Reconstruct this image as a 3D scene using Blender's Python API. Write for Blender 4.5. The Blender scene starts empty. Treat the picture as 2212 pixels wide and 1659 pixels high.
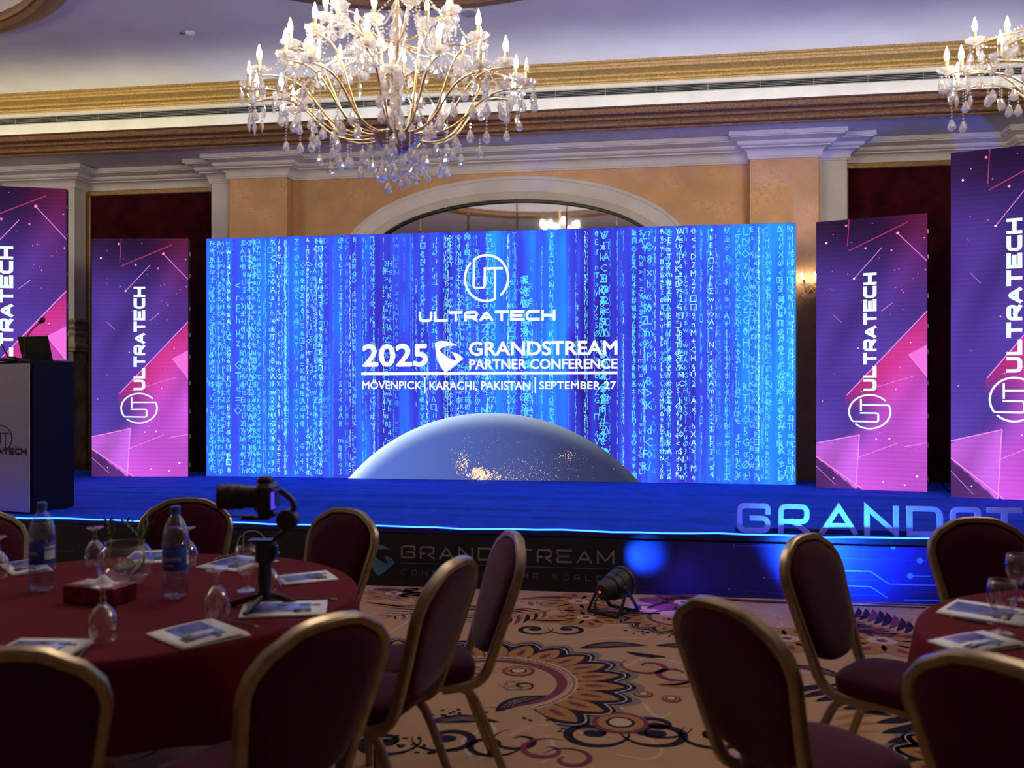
import bpy, math, random
import numpy as np
from mathutils import Vector, Matrix
from mathutils.geometry import tessellate_polygon
random.seed(7); np.random.seed(7)
PI = math.pi
sc = bpy.context.scene
COL = sc.collection

# ------------------------------------------------------------------ camera, world, exposure, lights
YAW = math.radians(8.47); CO, SI = math.cos(YAW), math.sin(YAW)
EYE, FPX, PCX, PCY = 1.52, 1900.0, 1106.0, 848.0
cam_d = bpy.data.cameras.new('camera'); cam = bpy.data.objects.new('camera', cam_d); COL.objects.link(cam)
cam.location = (0, 0, EYE); cam.rotation_euler = (PI/2, 0, YAW)
cam_d.sensor_fit = 'HORIZONTAL'; cam_d.sensor_width = 36; cam_d.lens = 36*FPX/2212
cam_d.shift_y = 18.5/2212
cam_d.clip_start = 0.05; cam_d.clip_end = 100
cam_d.dof.use_dof = True; cam_d.dof.focus_distance = 9.0; cam_d.dof.aperture_fstop = 2.6
sc.camera = cam
world = bpy.data.worlds.new('world'); sc.world = world; world.use_nodes = True
world.node_tree.nodes['Background'].inputs[0].default_value = (0.55, 0.6, 0.9, 1)
world.node_tree.nodes['Background'].inputs[1].default_value = 0.012
vs = sc.view_settings
vs.view_transform = 'Standard'; vs.look = 'None'; vs.gamma = 1; vs.use_curve_mapping = False; vs.exposure = 0.0
BULB = 330.0          # radiance of a chandelier bulb
COVE = 13.0            # radiance of the hidden cove strip
SCREEN = 1.08         # brightness of the screens
PARLIGHT = 150.0       # watts of a floor spotlight

def spot(name, loc, target, watts, color, angle, blend, parent=None, radius=.05):
    l = bpy.data.lights.new(name, 'SPOT'); l.energy = watts; l.color = color
    l.spot_size = math.radians(angle); l.spot_blend = blend; l.shadow_soft_size = radius
    o = bpy.data.objects.new(name, l); COL.objects.link(o)
    o.location = loc; o.rotation_euler = (Vector(target)-Vector(loc)).to_track_quat('-Z', 'Y').to_euler()
    return o

# ------------------------------------------------------------------ photo measurement helpers
def ray(px, py):
    r = (px-PCX)/FPX; u = (PCY-py)/FPX
    return Vector((r*CO-SI, r*SI+CO, u))            # per unit of depth
def at_depth(px, py, d): v = ray(px, py)*d; return Vector((v.x, v.y, v.z+EYE))
def at_z(px, py, z): return at_depth(px, py, (EYE-z)*FPX/(py-PCY))
def at_y(px, py, Y): return at_depth(px, py, Y/ray(px, py).y)
def view(r, d, z=0): return Vector((r*CO-d*SI, r*SI+d*CO, z))

# ------------------------------------------------------------------ mesh building
class MB:
    def __init__(s): s.v = []; s.f = []
    def add(s, verts, faces):
        n = len(s.v); s.v += [tuple(p) for p in verts]; s.f += [tuple(i+n for i in f) for f in faces]; return s
    def box(s, c, d, bevel=0, rot=None):
        x, y, z = d[0]/2, d[1]/2, d[2]/2; b = min(bevel, x*.9, y*.9, z*.9)
        if b <= 0:
            V = [(-x,-y,-z),(x,-y,-z),(x,y,-z),(-x,y,-z),(-x,-y,z),(x,-y,z),(x,y,z),(-x,y,z)]
            Fs = [(0,3,2,1),(4,5,6,7),(0,1,5,4),(1,2,6,5),(2,3,7,6),(3,0,4,7)]
        else:
            V = []; idx = {}
            for sx in (-1,1):
                for sy in (-1,1):
                    for sz in (-1,1):
                        for a in range(3):
                            p = [sx*(x-b), sy*(y-b), sz*(z-b)]; p[a] += (sx,sy,sz)[a]*b
                            idx[(sx,sy,sz,a)] = len(V); V.append(tuple(p))
            Fs = []
            def q(l): Fs.append(tuple(idx[k] for k in l))
            for a in range(3):
                o1, o2 = (a+1)%3, (a+2)%3
                for sg in (-1,1):
                    l = []
                    for u, w in ((-1,-1),(1,-1),(1,1),(-1,1)):
                        t = [0,0,0]; t[a]=sg; t[o1]=u; t[o2]=w; l.append((t[0],t[1],t[2],a))
                    q(l if sg > 0 else l[::-1])
                for u in (-1,1):
                    for w in (-1,1):
                        t1=[0,0,0]; t2=[0,0,0]; t1[o1]=t2[o1]=u; t1[o2]=t2[o2]=w; t1[a]=-1; t2[a]=1
                        l = [(*t1,o1),(*t2,o1),(*t2,o2),(*t1,o2)]
                        q(l if u*w < 0 else l[::-1])
            for sx in (-1,1):
                for sy in (-1,1):
                    for sz in (-1,1):
                        l = [(sx,sy,sz,0),(sx,sy,sz,1),(sx,sy,sz,2)]
                        q(l if sx*sy*sz > 0 else l[::-1])
        R = rot or Matrix.Identity(3)
        c = Vector(c)
        return s.add([R @ Vector(p) + c for p in V], Fs)
    def lathe(s, prof, n=24, c=(0,0,0), flute=None, cap=True, R=None):
        V = []; Fs = []; m = len(prof); c = Vector(c)
        for i in range(n):
            a = 2*PI*i/n
            for r, z in prof:
                k = r*(flute(a, r, z) if flute else 1)
                p = Vector((k*math.cos(a), k*math.sin(a), z))
                V.append((R @ p if R else p)+c)
        for i in range(n):
            j = (i+1)%n
            for k in range(m-1): Fs.append((i*m+k, j*m+k, j*m+k+1, i*m+k+1))
        if cap:
            if prof[0][0] > 1e-5: Fs.append(tuple(i*m for i in range(n))[::-1])
            if prof[-1][0] > 1e-5: Fs.append(tuple(i*m+m-1 for i in range(n)))
        return s.add(V, Fs)
    def sweep(s, path, sec, a0=None, closed=False, cap=True):
        P = [Vector(p) for p in path]; n = len(P); V = []; Fs = []; m = len(sec)
        T = []
        for i in range(n):
            if closed: t = (P[(i+1)%n]-P[i]).normalized()+(P[i]-P[i-1]).normalized()
            elif i == 0: t = P[1]-P[0]
            elif i == n-1: t = P[-1]-P[-2]
            else: t = (P[i+1]-P[i]).normalized()+(P[i]-P[i-1]).normalized()
            T.append(t.normalized())
        a = Vector(a0) if a0 else (Vector((0,0,1)) if abs(T[0].z) < .9 else Vector((1,0,0)))
        a = (a-T[0]*a.dot(T[0])).normalized()
        for i in range(n):
            if i: a = T[i-1].rotation_difference(T[i]) @ a; a = (a-T[i]*a.dot(T[i])).normalized()
            b = T[i].cross(a)
            V += [P[i]+a*x+b*y for x, y in sec]
        for i in range(n if closed else n-1):
            j = (i+1)%n
            for k in range(m):
                l = (k+1)%m; Fs.append((i*m+k, j*m+k, j*m+l, i*m+l))
        if cap and not closed:
            Fs.append(tuple(range(m))[::-1]); Fs.append(tuple((n-1)*m+k for k in range(m)))
        return s.add(V, Fs)
    def tube(s, path, r, n=8, closed=False):
        return s.sweep(path, [(r*math.cos(2*PI*k/n), -r*math.sin(2*PI*k/n)) for k in range(n)], closed=closed)
    def build(s, name, mat, parent=None, smooth=False, loc=None, colors=None):
        me = bpy.data.meshes.new(name); me.from_pydata(s.v, [], s.f)
        if colors is not None:
            at = me.color_attributes.new('Col', 'FLOAT_COLOR', 'POINT')
            at.data.foreach_set('color', np.asarray(colors, dtype=np.float32).ravel())
        if smooth: me.polygons.foreach_set('use_smooth', [True]*len(me.polygons))
        me.materials.append(mat); me.update()
        return link(name, me, parent, loc)

def link(name, me, parent=None, loc=None):
    o = bpy.data.objects.new(name, me); COL.objects.link(o)
    if parent: o.parent = parent
    if loc is not None: o.location = loc
    return o
def smooth_angle(o, deg=35):
    me = o.data; me.polygons.foreach_set('use_smooth', [True]*len(me.polygons))
    me.set_sharp_from_angle(angle=math.radians(deg)); return o
def tag(o, label, cat, group=None, kind=None):
    o['label'] = label; o['category'] = cat
    if group: o['group'] = group
    if kind: o['kind'] = kind
    return o
def thing(name, label, cat, loc=(0,0,0), rz=0, group=None):
    o = bpy.data.objects.new(name, None); COL.objects.link(o); o.empty_display_size = .1
    o.location = loc; o.rotation_euler = (0,0,rz); return tag(o, label, cat, group)
def struct(o): o['kind'] = 'structure'; return o
def stuff(o): o['kind'] = 'stuff'; return o
KIDS = {}
def copy_tree(o, parent=None):
    c = o.copy(); COL.objects.link(c)
    if parent: c.parent = parent
    for ch in list(o.children): copy_tree(ch, c)
    return c
def bez(p, n=12):
    P = [Vector(q) for q in p]; out = []
    for i in range(n+1):
        t = i/n; u = 1-t
        out.append(P[0]*u**3+P[1]*3*u*u*t+P[2]*3*u*t*t+P[3]*t**3)
    return out
def catmull(pts, n=8, closed=False):
    P = [Vector(p) for p in pts]; out = []; N = len(P)
    for i in range(N if closed else N-1):
        p0 = P[(i-1)%N] if closed or i else P[0]; p1 = P[i]; p2 = P[(i+1)%N]
        p3 = P[(i+2)%N] if closed or i+2 < N else P[-1]
        for k in range(n):
            t = k/n
            out.append(.5*((2*p1)+(p2-p0)*t+(2*p0-5*p1+4*p2-p3)*t*t+(3*p1-p0-3*p2+p3)*t**3))
    if not closed: out.append(P[-1])
    return out
def rect_sec(w, h, b):
    return [(w/2-b,h/2),(w/2,h/2-b),(w/2,-h/2+b),(w/2-b,-h/2),(-w/2+b,-h/2),(-w/2,-h/2+b),(-w/2,h/2-b),(-w/2+b,h/2)]

# ------------------------------------------------------------------ materials
def new_mat(name):
    m = bpy.data.materials.new(name); m.use_nodes = True; nt = m.node_tree
    return m, nt, nt.nodes['Principled BSDF']
def N(nt, t, **kw):
    n = nt.nodes.new(t)
    for k, v in kw.items(): setattr(n, k, v)
    return n
def mat(name, col, rough=.5, metal=0, vary=.12, scale=20, bump=0, bscale=None, spec=.5, sheen=0, col2=None):
    m, nt, p = new_mat(name); L = nt.links
    p.inputs['Roughness'].default_value = rough; p.inputs['Metallic'].default_value = metal
    p.inputs['Specular IOR Level'].default_value = spec
    if sheen: p.inputs['Sheen Weight'].default_value = sheen; p.inputs['Sheen Roughness'].default_value = .4
    tc = N(nt, 'ShaderNodeTexCoord'); no = N(nt, 'ShaderNodeTexNoise'); no.inputs['Scale'].default_value = scale
    no.inputs['Detail'].default_value = 4
    L.new(tc.outputs['Object'], no.inputs['Vector'])
    mx = N(nt, 'ShaderNodeMix', data_type='RGBA')
    c2 = col2 or [c*(1-vary*2.2) for c in col]
    mx.inputs[6].default_value = (*c2, 1); mx.inputs[7].default_value = (*[min(1, c*(1+vary)) for c in col], 1)
    mr = N(nt, 'ShaderNodeMapRange'); mr.inputs[1].default_value = .32; mr.inputs[2].default_value = .68
    L.new(no.outputs['Fac'], mr.inputs[0]); L.new(mr.outputs[0], mx.inputs[0])
    L.new(mx.outputs[2], p.inputs['Base Color'])
    if bump:
        n2 = N(nt, 'ShaderNodeTexNoise'); n2.inputs['Scale'].default_value = bscale or scale*4; n2.inputs['Detail'].default_value = 3
        L.new(tc.outputs['Object'], n2.inputs['Vector'])
        bp = N(nt, 'ShaderNodeBump'); bp.inputs['Strength'].default_value = bump; bp.inputs['Distance'].default_value = .01
        L.new(n2.outputs['Fac'], bp.inputs['Height']); L.new(bp.outputs['Normal'], p.inputs['Normal'])
    return m
def emit_mat(name, col, strength, sample=True):
    m = bpy.data.materials.new(name); m.use_nodes = True; nt = m.node_tree; nt.nodes.clear()
    e = N(nt, 'ShaderNodeEmission'); o = N(nt, 'ShaderNodeOutputMaterial')
    e.inputs[0].default_value = (*col, 1); e.inputs[1].default_value = strength
    nt.links.new(e.outputs[0], o.inputs[0])
    if not sample: m.cycles.emission_sampling = 'NONE'
    return m
def emit_attr(name, strength, sample=True):
    m = emit_mat(name, (1,1,1), strength, sample); nt = m.node_tree
    a = N(nt, 'ShaderNodeAttribute'); a.attribute_name = 'Col'
    nt.links.new(a.outputs['Color'], nt.nodes['Emission'].inputs[0]); return m
def thin_glass(name, tint=(1,1,1), edge=.6, base=.05, rough=.02, body=(.8,.85,.9), haze=0):
    """a clear thin wall: mostly see-through, mirror-like towards the rim"""
    m = bpy.data.materials.new(name); m.use_nodes = True; nt = m.node_tree; nt.nodes.clear(); L = nt.links
    t = N(nt, 'ShaderNodeBsdfTransparent'); t.inputs[0].default_value = (*tint, 1)
    g = N(nt, 'ShaderNodeBsdfGlossy'); g.inputs['Roughness'].default_value = rough
    lw = N(nt, 'ShaderNodeLayerWeight'); lw.inputs[0].default_value = .22
    mr = N(nt, 'ShaderNodeMapRange'); mr.inputs[3].default_value = base; mr.inputs[4].default_value = edge
    L.new(lw.outputs['Facing'], mr.inputs[0])
    mx = N(nt, 'ShaderNodeMixShader'); L.new(mr.outputs[0], mx.inputs[0]); L.new(t.outputs[0], mx.inputs[1]); L.new(g.outputs[0], mx.inputs[2])
    last = mx
    if haze:
        d = N(nt, 'ShaderNodeBsdfDiffuse'); d.inputs[0].default_value = (*body, 1)
        m2 = N(nt, 'ShaderNodeMixShader'); m2.inputs[0].default_value = haze
        L.new(mx.outputs[0], m2.inputs[1]); L.new(d.outputs[0], m2.inputs[2]); last = m2
    o = N(nt, 'ShaderNodeOutputMaterial'); L.new(last.outputs[0], o.inputs[0]); return m
def crystal_mat():
    m = bpy.data.materials.new('cut_crystal'); m.use_nodes = True; nt = m.node_tree; nt.nodes.clear(); L = nt.links
    g = N(nt, 'ShaderNodeBsdfGlass'); g.inputs['IOR'].default_value = 1.55; g.inputs['Roughness'].default_value = 0
    gl = N(nt, 'ShaderNodeBsdfGlossy'); gl.inputs['Roughness'].default_value = .05
    t = N(nt, 'ShaderNodeBsdfTransparent')
    a = N(nt, 'ShaderNodeMixShader'); a.inputs[0].default_value = .45
    L.new(g.outputs[0], a.inputs[1]); L.new(t.outputs[0], a.inputs[2])
    b = N(nt, 'ShaderNodeMixShader'); b.inputs[0].default_value = .14
    L.new(a.outputs[0], b.inputs[1]); L.new(gl.outputs[0], b.inputs[2])
    df = N(nt, 'ShaderNodeBsdfDiffuse'); df.inputs[0].default_value = (.9,.9,.92,1); tr = N(nt, 'ShaderNodeBsdfTranslucent'); tr.inputs[0].default_value = (.9,.9,.92,1)
    sd = N(nt, 'ShaderNodeMixShader'); L.new(df.outputs[0], sd.inputs[1]); L.new(tr.outputs[0], sd.inputs[2])
    e = N(nt, 'ShaderNodeMixShader'); e.inputs[0].default_value = .11; L.new(b.outputs[0], e.inputs[1]); L.new(sd.outputs[0], e.inputs[2])
    o = N(nt, 'ShaderNodeOutputMaterial'); L.new(e.outputs[0], o.inputs[0]); return m

WHITE = mat('white_plaster', (.68,.66,.65), .6, vary=.04, scale=3)
CEIL = mat('ceiling_paint', (.56,.54,.59), .85, vary=.04, scale=1.2)
GOLDMOLD = mat('gold_moulding', (.46,.29,.11), .42, .75, vary=.2, scale=60, bump=.4, bscale=160)
BRONZEMOLD = mat('bronze_moulding', (.30,.17,.085), .45, .7, vary=.2, scale=60, bump=.45, bscale=150)
VELVET = mat('dark_red_velvet', (.05,.004,.009), .95, vary=.25, scale=6, sheen=.1, spec=.1)
BORDER = mat('brass_border', (.33,.2,.08), .45, .5, scale=30)
MARBLE = mat('brown_marble', (.50,.39,.28), .3, vary=.25, scale=4)
def gold_leaf():
    m = mat('gold_leaf_wall', (.62,.375,.195), .5, .3, vary=.09, scale=3, bump=.15, bscale=30)
    nt = m.node_tree; L = nt.links; p = nt.nodes['Principled BSDF']
    mx = [n for n in nt.nodes if n.bl_idname == 'ShaderNodeMix'][0]
    tc = [n for n in nt.nodes if n.bl_idname == 'ShaderNodeTexCoord'][0]
    nz = N(nt, 'ShaderNodeTexNoise'); nz.inputs['Scale'].default_value = 7; nz.inputs['Detail'].default_value = 5
    L.new(tc.outputs['Object'], nz.inputs['Vector'])
    ad = N(nt, 'ShaderNodeMixRGB'); ad.blend_type = 'ADD'; ad.inputs[0].default_value = .35
    L.new(tc.outputs['Object'], ad.inputs[1]); L.new(nz.outputs['Color'], ad.inputs[2])
    vo = N(nt, 'ShaderNodeTexVoronoi', feature='DISTANCE_TO_EDGE'); vo.inputs['Scale'].default_value = 9
    L.new(ad.outputs[0], vo.inputs['Vector'])
    r = N(nt, 'ShaderNodeMapRange'); r.inputs[1].default_value = 0; r.inputs[2].default_value = .022; r.inputs[3].default_value = .8; r.inputs[4].default_value = 0
    L.new(vo.outputs['Distance'], r.inputs[0])
    n3 = N(nt, 'ShaderNodeTexNoise'); n3.inputs['Scale'].default_value = 3; L.new(tc.outputs['Object'], n3.inputs['Vector'])
    r3 = N(nt, 'ShaderNodeMapRange'); r3.inputs[1].default_value = .48; r3.inputs[2].default_value = .62; L.new(n3.outputs['Fac'], r3.inputs[0])
    mu = N(nt, 'ShaderNodeMath', operation='MULTIPLY'); L.new(r.outputs[0], mu.inputs[0]); L.new(r3.outputs[0], mu.inputs[1])
    m2 = N(nt, 'ShaderNodeMix', data_type='RGBA'); m2.inputs[7].default_value = (.2,.1,.04,1)
    L.new(mu.outputs[0], m2.inputs[0]); L.new(mx.outputs[2], m2.inputs[6]); L.new(m2.outputs[2], p.inputs['Base Color'])
    return m
GOLDLEAF = gold_leaf()
BLACK = mat('black_plastic', (.012,.012,.013), .45, scale=40)
BLACKCLOTH = mat('black_banner', (.008,.008,.009), .7, scale=60)
NAVYBANNER = mat('navy_banner', (.014,.014,.13), .5, scale=2, vary=.3)
STAGEBLUE = mat('blue_stage_carpet', (.006,.055,.80), .9, vary=.1, scale=5, bump=.06, bscale=90, spec=.15)
CHAIRGOLD = mat('gold_chair_frame', (.32,.25,.15), .34, .75, vary=.1, scale=30)
CHAIRRED = mat('burgundy_upholstery', (.060,.005,.019), .95, vary=.15, scale=120, spec=.12, sheen=.15)
CLOTH = mat('red_tablecloth', (.115,.008,.016), .92, vary=.08, scale=150, spec=.1, bump=.1, bscale=300)
PAPER = mat('white_paper', (.7,.7,.72), .55, vary=.03)
STEEL = mat('grey_steel', (.4,.4,.41), .4, .6)
MIRROR = mat('mirror_glass', (.75,.77,.8), .03, 1, vary=.02)
DARKFRAME = mat('dark_window_frame', (.02,.02,.024), .4)
SCREENBLACK = mat('screen_cabinet', (.015,.015,.017), .5)
GLASS = thin_glass('clear_glass', edge=.8, base=.06, rough=.01, haze=0)
CRYSTAL = crystal_mat()
CGOLD = mat('chandelier_gold', (.62,.45,.25), .3, .85, vary=.08)
SBULB = emit_mat('sconce_bulb', (1,.80,.56), 70)
BULBM = emit_mat('candle_bulb', (1,.84,.64), BULB)
DEADBULB = thin_glass('unlit_bulb', (.9,.9,.88), edge=.7, base=.15, haze=.25)

# ================================================================== SETTING
floor_mb = MB()
floor_mb.add([(-13,-5,0),(9,-5,0),(9,11.9,0),(-13,11.9,0),(-13,-5,-.1),(9,-5,-.1),(9,11.9,-.1),(-13,11.9,-.1)],
             [(0,1,2,3),(7,6,5,4),(0,4,5,1),(1,5,6,2),(2,6,7,3),(3,7,4,0)])
CARPET = mat('carpet_tan', (.46,.285,.157), .95, vary=.1, scale=260, spec=.05, bump=.3, bscale=420)
floor = struct(floor_mb.build('floor', CARPET))
# ceiling tray with round openings for the domes
CZ = 5.54
DOMES = [(-1.94,5.87),(-7.74,5.87),(3.96,5.87)]; DR = 2.74
outer = [Vector((-13,-5,0)),Vector((9,-5,0)),Vector((9,10.96,0)),Vector((-13,10.96,0))]
loops = [outer]+[[Vector((cx+DR*math.cos(2*PI*i/72), cy+DR*math.sin(2*PI*i/72), 0)) for i in range(72)][::-1] for cx, cy in DOMES]
flat = [p for l in loops for p in l]
tris = tessellate_polygon(loops)
mb = MB(); mb.add([(p.x,p.y,CZ) for p in flat], tris); mb.add([(p.x,p.y,CZ+.05) for p in flat], tris)
ceiling = struct(mb.build('ceiling', CEIL))
for cx, cy in DOMES:
    mb = MB(); prof = [(DR*math.cos(t), CZ+.75*math.sin(t)) for t in [PI/2*k/12 for k in range(13)]]
    prof[-1] = (0, CZ+.75)
    mb.lathe(prof, 72, (cx,cy,0), cap=False)
    d = mb.build('ceiling_dome', CEIL, ceiling, smooth=True)
def ridged(n0, pts): return pts
RING = [(2.74,CZ+.02),(2.72,CZ-.05),(2.73,CZ-.085),(2.76,CZ-.085),(2.80,CZ-.12),(2.86,CZ-.13),(2.92,CZ-.11),(2.95,CZ-.06),(3.02,CZ-.035),(3.04,CZ),(3.02,CZ+.03),(2.74,CZ+.02)]
for k, (cx, cy) in enumerate(DOMES):
    mb = MB(); mb.lathe(RING, 96, (cx,cy,0), cap=False)
    o = struct(mb.build('trim_%d' % (10+k), BRONZEMOLD)); smooth_angle(o, 30)
# walls
WX0, WX1 = -13, 9
OUT = [(-13,11.62),(-8.95,11.62),(-8.95,11.33),(-7.91,11.33),(-7.91,11.62),(-5.86,11.62),(-5.86,11.33),(-5.50,11.33),(-5.50,11.13),
       (-4.685,11.13),(-4.685,11.33),(1.30,11.33),(1.30,11.13),(2.12,11.13),(2.12,11.33),(2.49,11.33),(2.49,11.62),(4.53,11.62),(4.53,11.33),(5.57,11.33),(5.57,11.62),(9,11.62)]
wall_back = struct(MB().box((-2,11.77,2.9),(22,.3,5.8)).build('wall_back', WHITE))
def wpart(name, m, x0, x1, y0, z0, z1, y1=11.63, bev=.006): return MB().box(((x0+x1)/2,(y0+y1)/2,(z0+z1)/2),(x1-x0,y1-y0,z1-z0),bev).build(name, m, wall_back)
wpart('gold_panel', GOLDLEAF, -4.686, 1.301, 11.33, 0, 4.42)
for x0, x1 in ((-5.50,-4.685),(1.30,2.12)): wpart('gold_pilaster', GOLDLEAF, x0, x1, 11.13, 0, 4.42)
for x0, x1 in ((-5.86,-5.502),(2.122,2.49)): wpart('pilaster_return', WHITE, x0, x1, 11.33, 0, 4.42)
for x0, x1 in ((-8.95,-7.91),(4.53,5.57)):
    wpart('white_pilaster', WHITE, x0, x1, 11.33, 2.56, 4.42)
    wpart('marble_pedestal', MARBLE, x0, x1, 11.31, 0, 2.1)
    mb = MB()
    prof = [(0,2.56),(.035,2.56),(.05,2.53),(.035,2.50),(.015,2.48),(.02,2.44),(.045,2.42),(.03,2.40),(.03,2.37),(.045,2.35),(.03,2.33),(.015,2.30),(.015,2.22),(.04,2.20),(.04,2.16),(.02,2.14),(.045,2.12),(.045,2.10),(0,2.10)]
    pl = [(x0,11.62),(x0,11.33),(x1,11.33),(x1,11.62)]; nr = [(-1,0),(-1,-1),(1,-1),(1,0)]
    V = [(pl[i][0]+nr[i][0]*p, pl[i][1]+nr[i][1]*p, z) for i in range(4) for p, z in prof]; m_ = len(prof)
    mb.add(V, [(i*m_+k,(i+1)*m_+k,(i+1)*m_+k+1,i*m_+k+1) for i in range(3) for k in range(m_-1)])
    mb.add([(x0,11.33,2.1),(x1,11.33,2.1),(x1,11.62,2.1),(x0,11.62,2.1),(x0,11.33,2.56),(x1,11.33,2.56),(x1,11.62,2.56),(x0,11.62,2.56)],[(0,1,5,4),(1,2,6,5),(3,0,4,7)])
    smooth_angle(mb.build('pilaster_band', MARBLE, wall_back), 25)
for x0, x1 in ((-7.908,-5.862),(2.492,4.528),(-12.9,-8.952),(5.572,8.9)):
    wpart('velvet_panel', VELVET, x0+.07, x1-.07, 11.595, .25, 4.34)
    mb = MB(); b = .07
    for c, d in ((((x0+x1)/2,11.60,4.37),(x1-x0,.05,b)),((x0+b/2,11.60,2.2),(b,.05,4.27)),((x1-b/2,11.60,2.2),(b,.05,4.27))): mb.box(c,d,.01)
    mb.build('panel_border', BORDER, wall_back)
struct(MB().box((-2,11.60,.08),(22,.05,.16),.01).build('baseboard_back', MARBLE))
SIDEWALL = mat('side_wall_paint', (.34,.24,.16), .7, vary=.1, scale=2)
struct(MB().box((-13.1,3.4,2.9),(.2,17,5.8)).build('wall_left', SIDEWALL))
struct(MB().box((9.1,3.4,2.9),(.2,17,5.8)).build('wall_right', SIDEWALL))
struct(MB().box((-2,-5.1,2.9),(22.4,.2,5.8)).build('wall_rear', SIDEWALL))
# crown moulding following the pilasters
prof = [(0,4.385),(.018,4.385),(.022,4.405),(.03,4.41),(.03,4.425)]
prof += [(.03+.075*(1-math.cos(t)), 4.425+.075*math.sin(t)) for t in [PI/2*k/5 for k in range(1,6)]]
prof += [(.118,4.502),(.118,4.518)]
prof += [(.118+.05*math.sin(t), 4.518+.05*(1-math.cos(t))) for t in [PI/2*k/4 for k in range(1,5)]]
prof += [(.18,4.57),(.20,4.585),(.235,4.597),(.25,4.60),(.25,4.612),(.275,4.612),(.275,4.665),(0,4.665)]
def offs(P, i, p):
    out = Vector((0,0))
    for a, b in ((i-1,i),(i,i+1)):
        if a < 0 or b >= len(P): continue
        t = Vector((P[b][0]-P[a][0], P[b][1]-P[a][1])).normalized(); out += Vector((t.y, -t.x))
    if i in (0, len(P)-1): return (P[i][0]+out.x*p, P[i][1]+out.y*p)
    return (P[i][0]+out.x*p, P[i][1]+out.y*p)
mb = MB(); m_ = len(prof)
V = []
for i in range(len(OUT)):
    for p, z in prof:
        x, y = offs(OUT, i, p); V.append((x,y,z))
mb.add(V, [(i*m_+k,(i+1)*m_+k,(i+1)*m_+k+1,i*m_+k+1) for i in range(len(OUT)-1) for k in range(m_-1)])
smooth_angle(struct(mb.build('trim_1', WHITE)), 30)
# soffit with cove trough, two gilt cornices and the slot air diffusers
struct(MB().box((-2,11.08,4.71),(22,1.09,.08)).build('ceiling_soffit', WHITE))
struct(MB().box((-2,11.05,5.14),(22,.2,.84)).build('wall_cove', WHITE))
def cornice(name, m, pr):
    k = len(pr); V = [(x,y,z) for x in (WX0,WX1) for y, z in pr]
    mb = MB(); mb.add(V, [(i,i+1,k+i+1,k+i) for i in range(k-1)]); mb.add(V, [tuple(range(k)),tuple(range(2*k-1,k-1,-1))])
    return smooth_angle(struct(mb.build(name, m)), 25)
def arcp(c, r, a0, a1, n=6): return [(c[0]+r*math.cos(math.radians(a0+(a1-a0)*i/n)), c[1]+r*math.sin(math.radians(a0+(a1-a0)*i/n))) for i in range(n+1)]
lp = [(10.60,4.655),(10.555,4.64),(10.545,4.655),(10.545,4.668)]+arcp((10.545,4.708),.04,-90,-190,6)+[(10.515,4.748)]+arcp((10.515,4.775),.027,-90,-200,5)+[(10.48,4.795)]+arcp((10.475,4.835),.038,-90,-185,6)+[(10.425,4.868),(10.41,4.872),(10.40,4.886),(10.44,4.886),(10.45,4.86),(10.56,4.76),(10.60,4.72)]
cornice('trim_2', BRONZEMOLD, lp)
up = [(10.97,5.345),(10.935,5.345),(10.925,5.358)]+arcp((10.925,5.388),.03,-90,-180,5)+arcp((10.86,5.388),.06,0,80,6)+[(10.855,5.455),(10.83,5.462)]+arcp((10.79,5.50),.038,-60,-180,5)+[(10.74,5.515),(10.70,5.52),(10.69,5.545),(10.97,5.545)]
cornice('trim_3', GOLDMOLD, up)
DIFF = mat('diffuser_metal', (.33,.33,.34), .5, .1); SLOT = mat('diffuser_dark', (.01,.01,.012), .8)
x = -11.0
while x < 7.4:
    w = .62
    d = struct(MB().box((x+w/2,10.943,5.24),(w-.004,.016,.088),.003).build('trim_20', DIFF))
    MB().box((x+w/2,10.934,5.24),(w-.012,.004,.074)).build('slot', SLOT, d)
    mb = MB()
    for k in range(3): mb.box((x+w/2,10.931,5.222+.018*k),(w-.012,.004,.0035))
    stuff(mb.build('slat', DIFF, d))
    x += w
struct(MB().box((-9.2,10.56,4.80),(7.4,.06,.02)).build('cove_light_strip', emit_mat('cove_strip_warm', (1,.97,.62), COVE)))
struct(MB().box((1.75,10.56,4.80),(14.3,.06,.02)).build('cove_light_strip', emit_mat('cove_strip_white', (.9,.97,1), COVE)))
# arched mirror window
AX, AZ = -1.69, 3.29
def ell(a, b, n=64, c=AZ): return [(AX+a*math.cos(t), c+b*math.sin(t)) for t in [PI*i/n for i in range(n+1)]]
mb = MB(); ring = []
sect = [(2.31,1.055,11.34),(2.29,1.035,11.27),(2.24,.99,11.255),(2.22,.975,11.225),(2.03,.82,11.205),(2.01,.80,11.22),(1.945,.755,11.23),(1.915,.73,11.25),(1.915,.73,11.34)]
rows = []
for a, b, y in sect:
    pts = [(AX+a,y,.5)]+[(x,y,z) for x, z in ell(a,b)]+[(AX-a,y,.5)]; rows.append(pts)
n_ = len(rows[0]); mb.add([p for r in rows for p in r], [(i*n_+k,i*n_+k+1,(i+1)*n_+k+1,(i+1)*n_+k) for i in range(len(rows)-1) for k in range(n_-1)])
smooth_angle(struct(mb.build('trim_4', WHITE)), 30)
win = struct(MB().box((AX,11.331,1.9),(3.8,.012,2.7)).build('window_1', DARKFRAME))
def ztop(x, a=1.885, b=.70): return AZ+b*math.sqrt(max(0,1-((x-AX)/a)**2))
PW = .645
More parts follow.
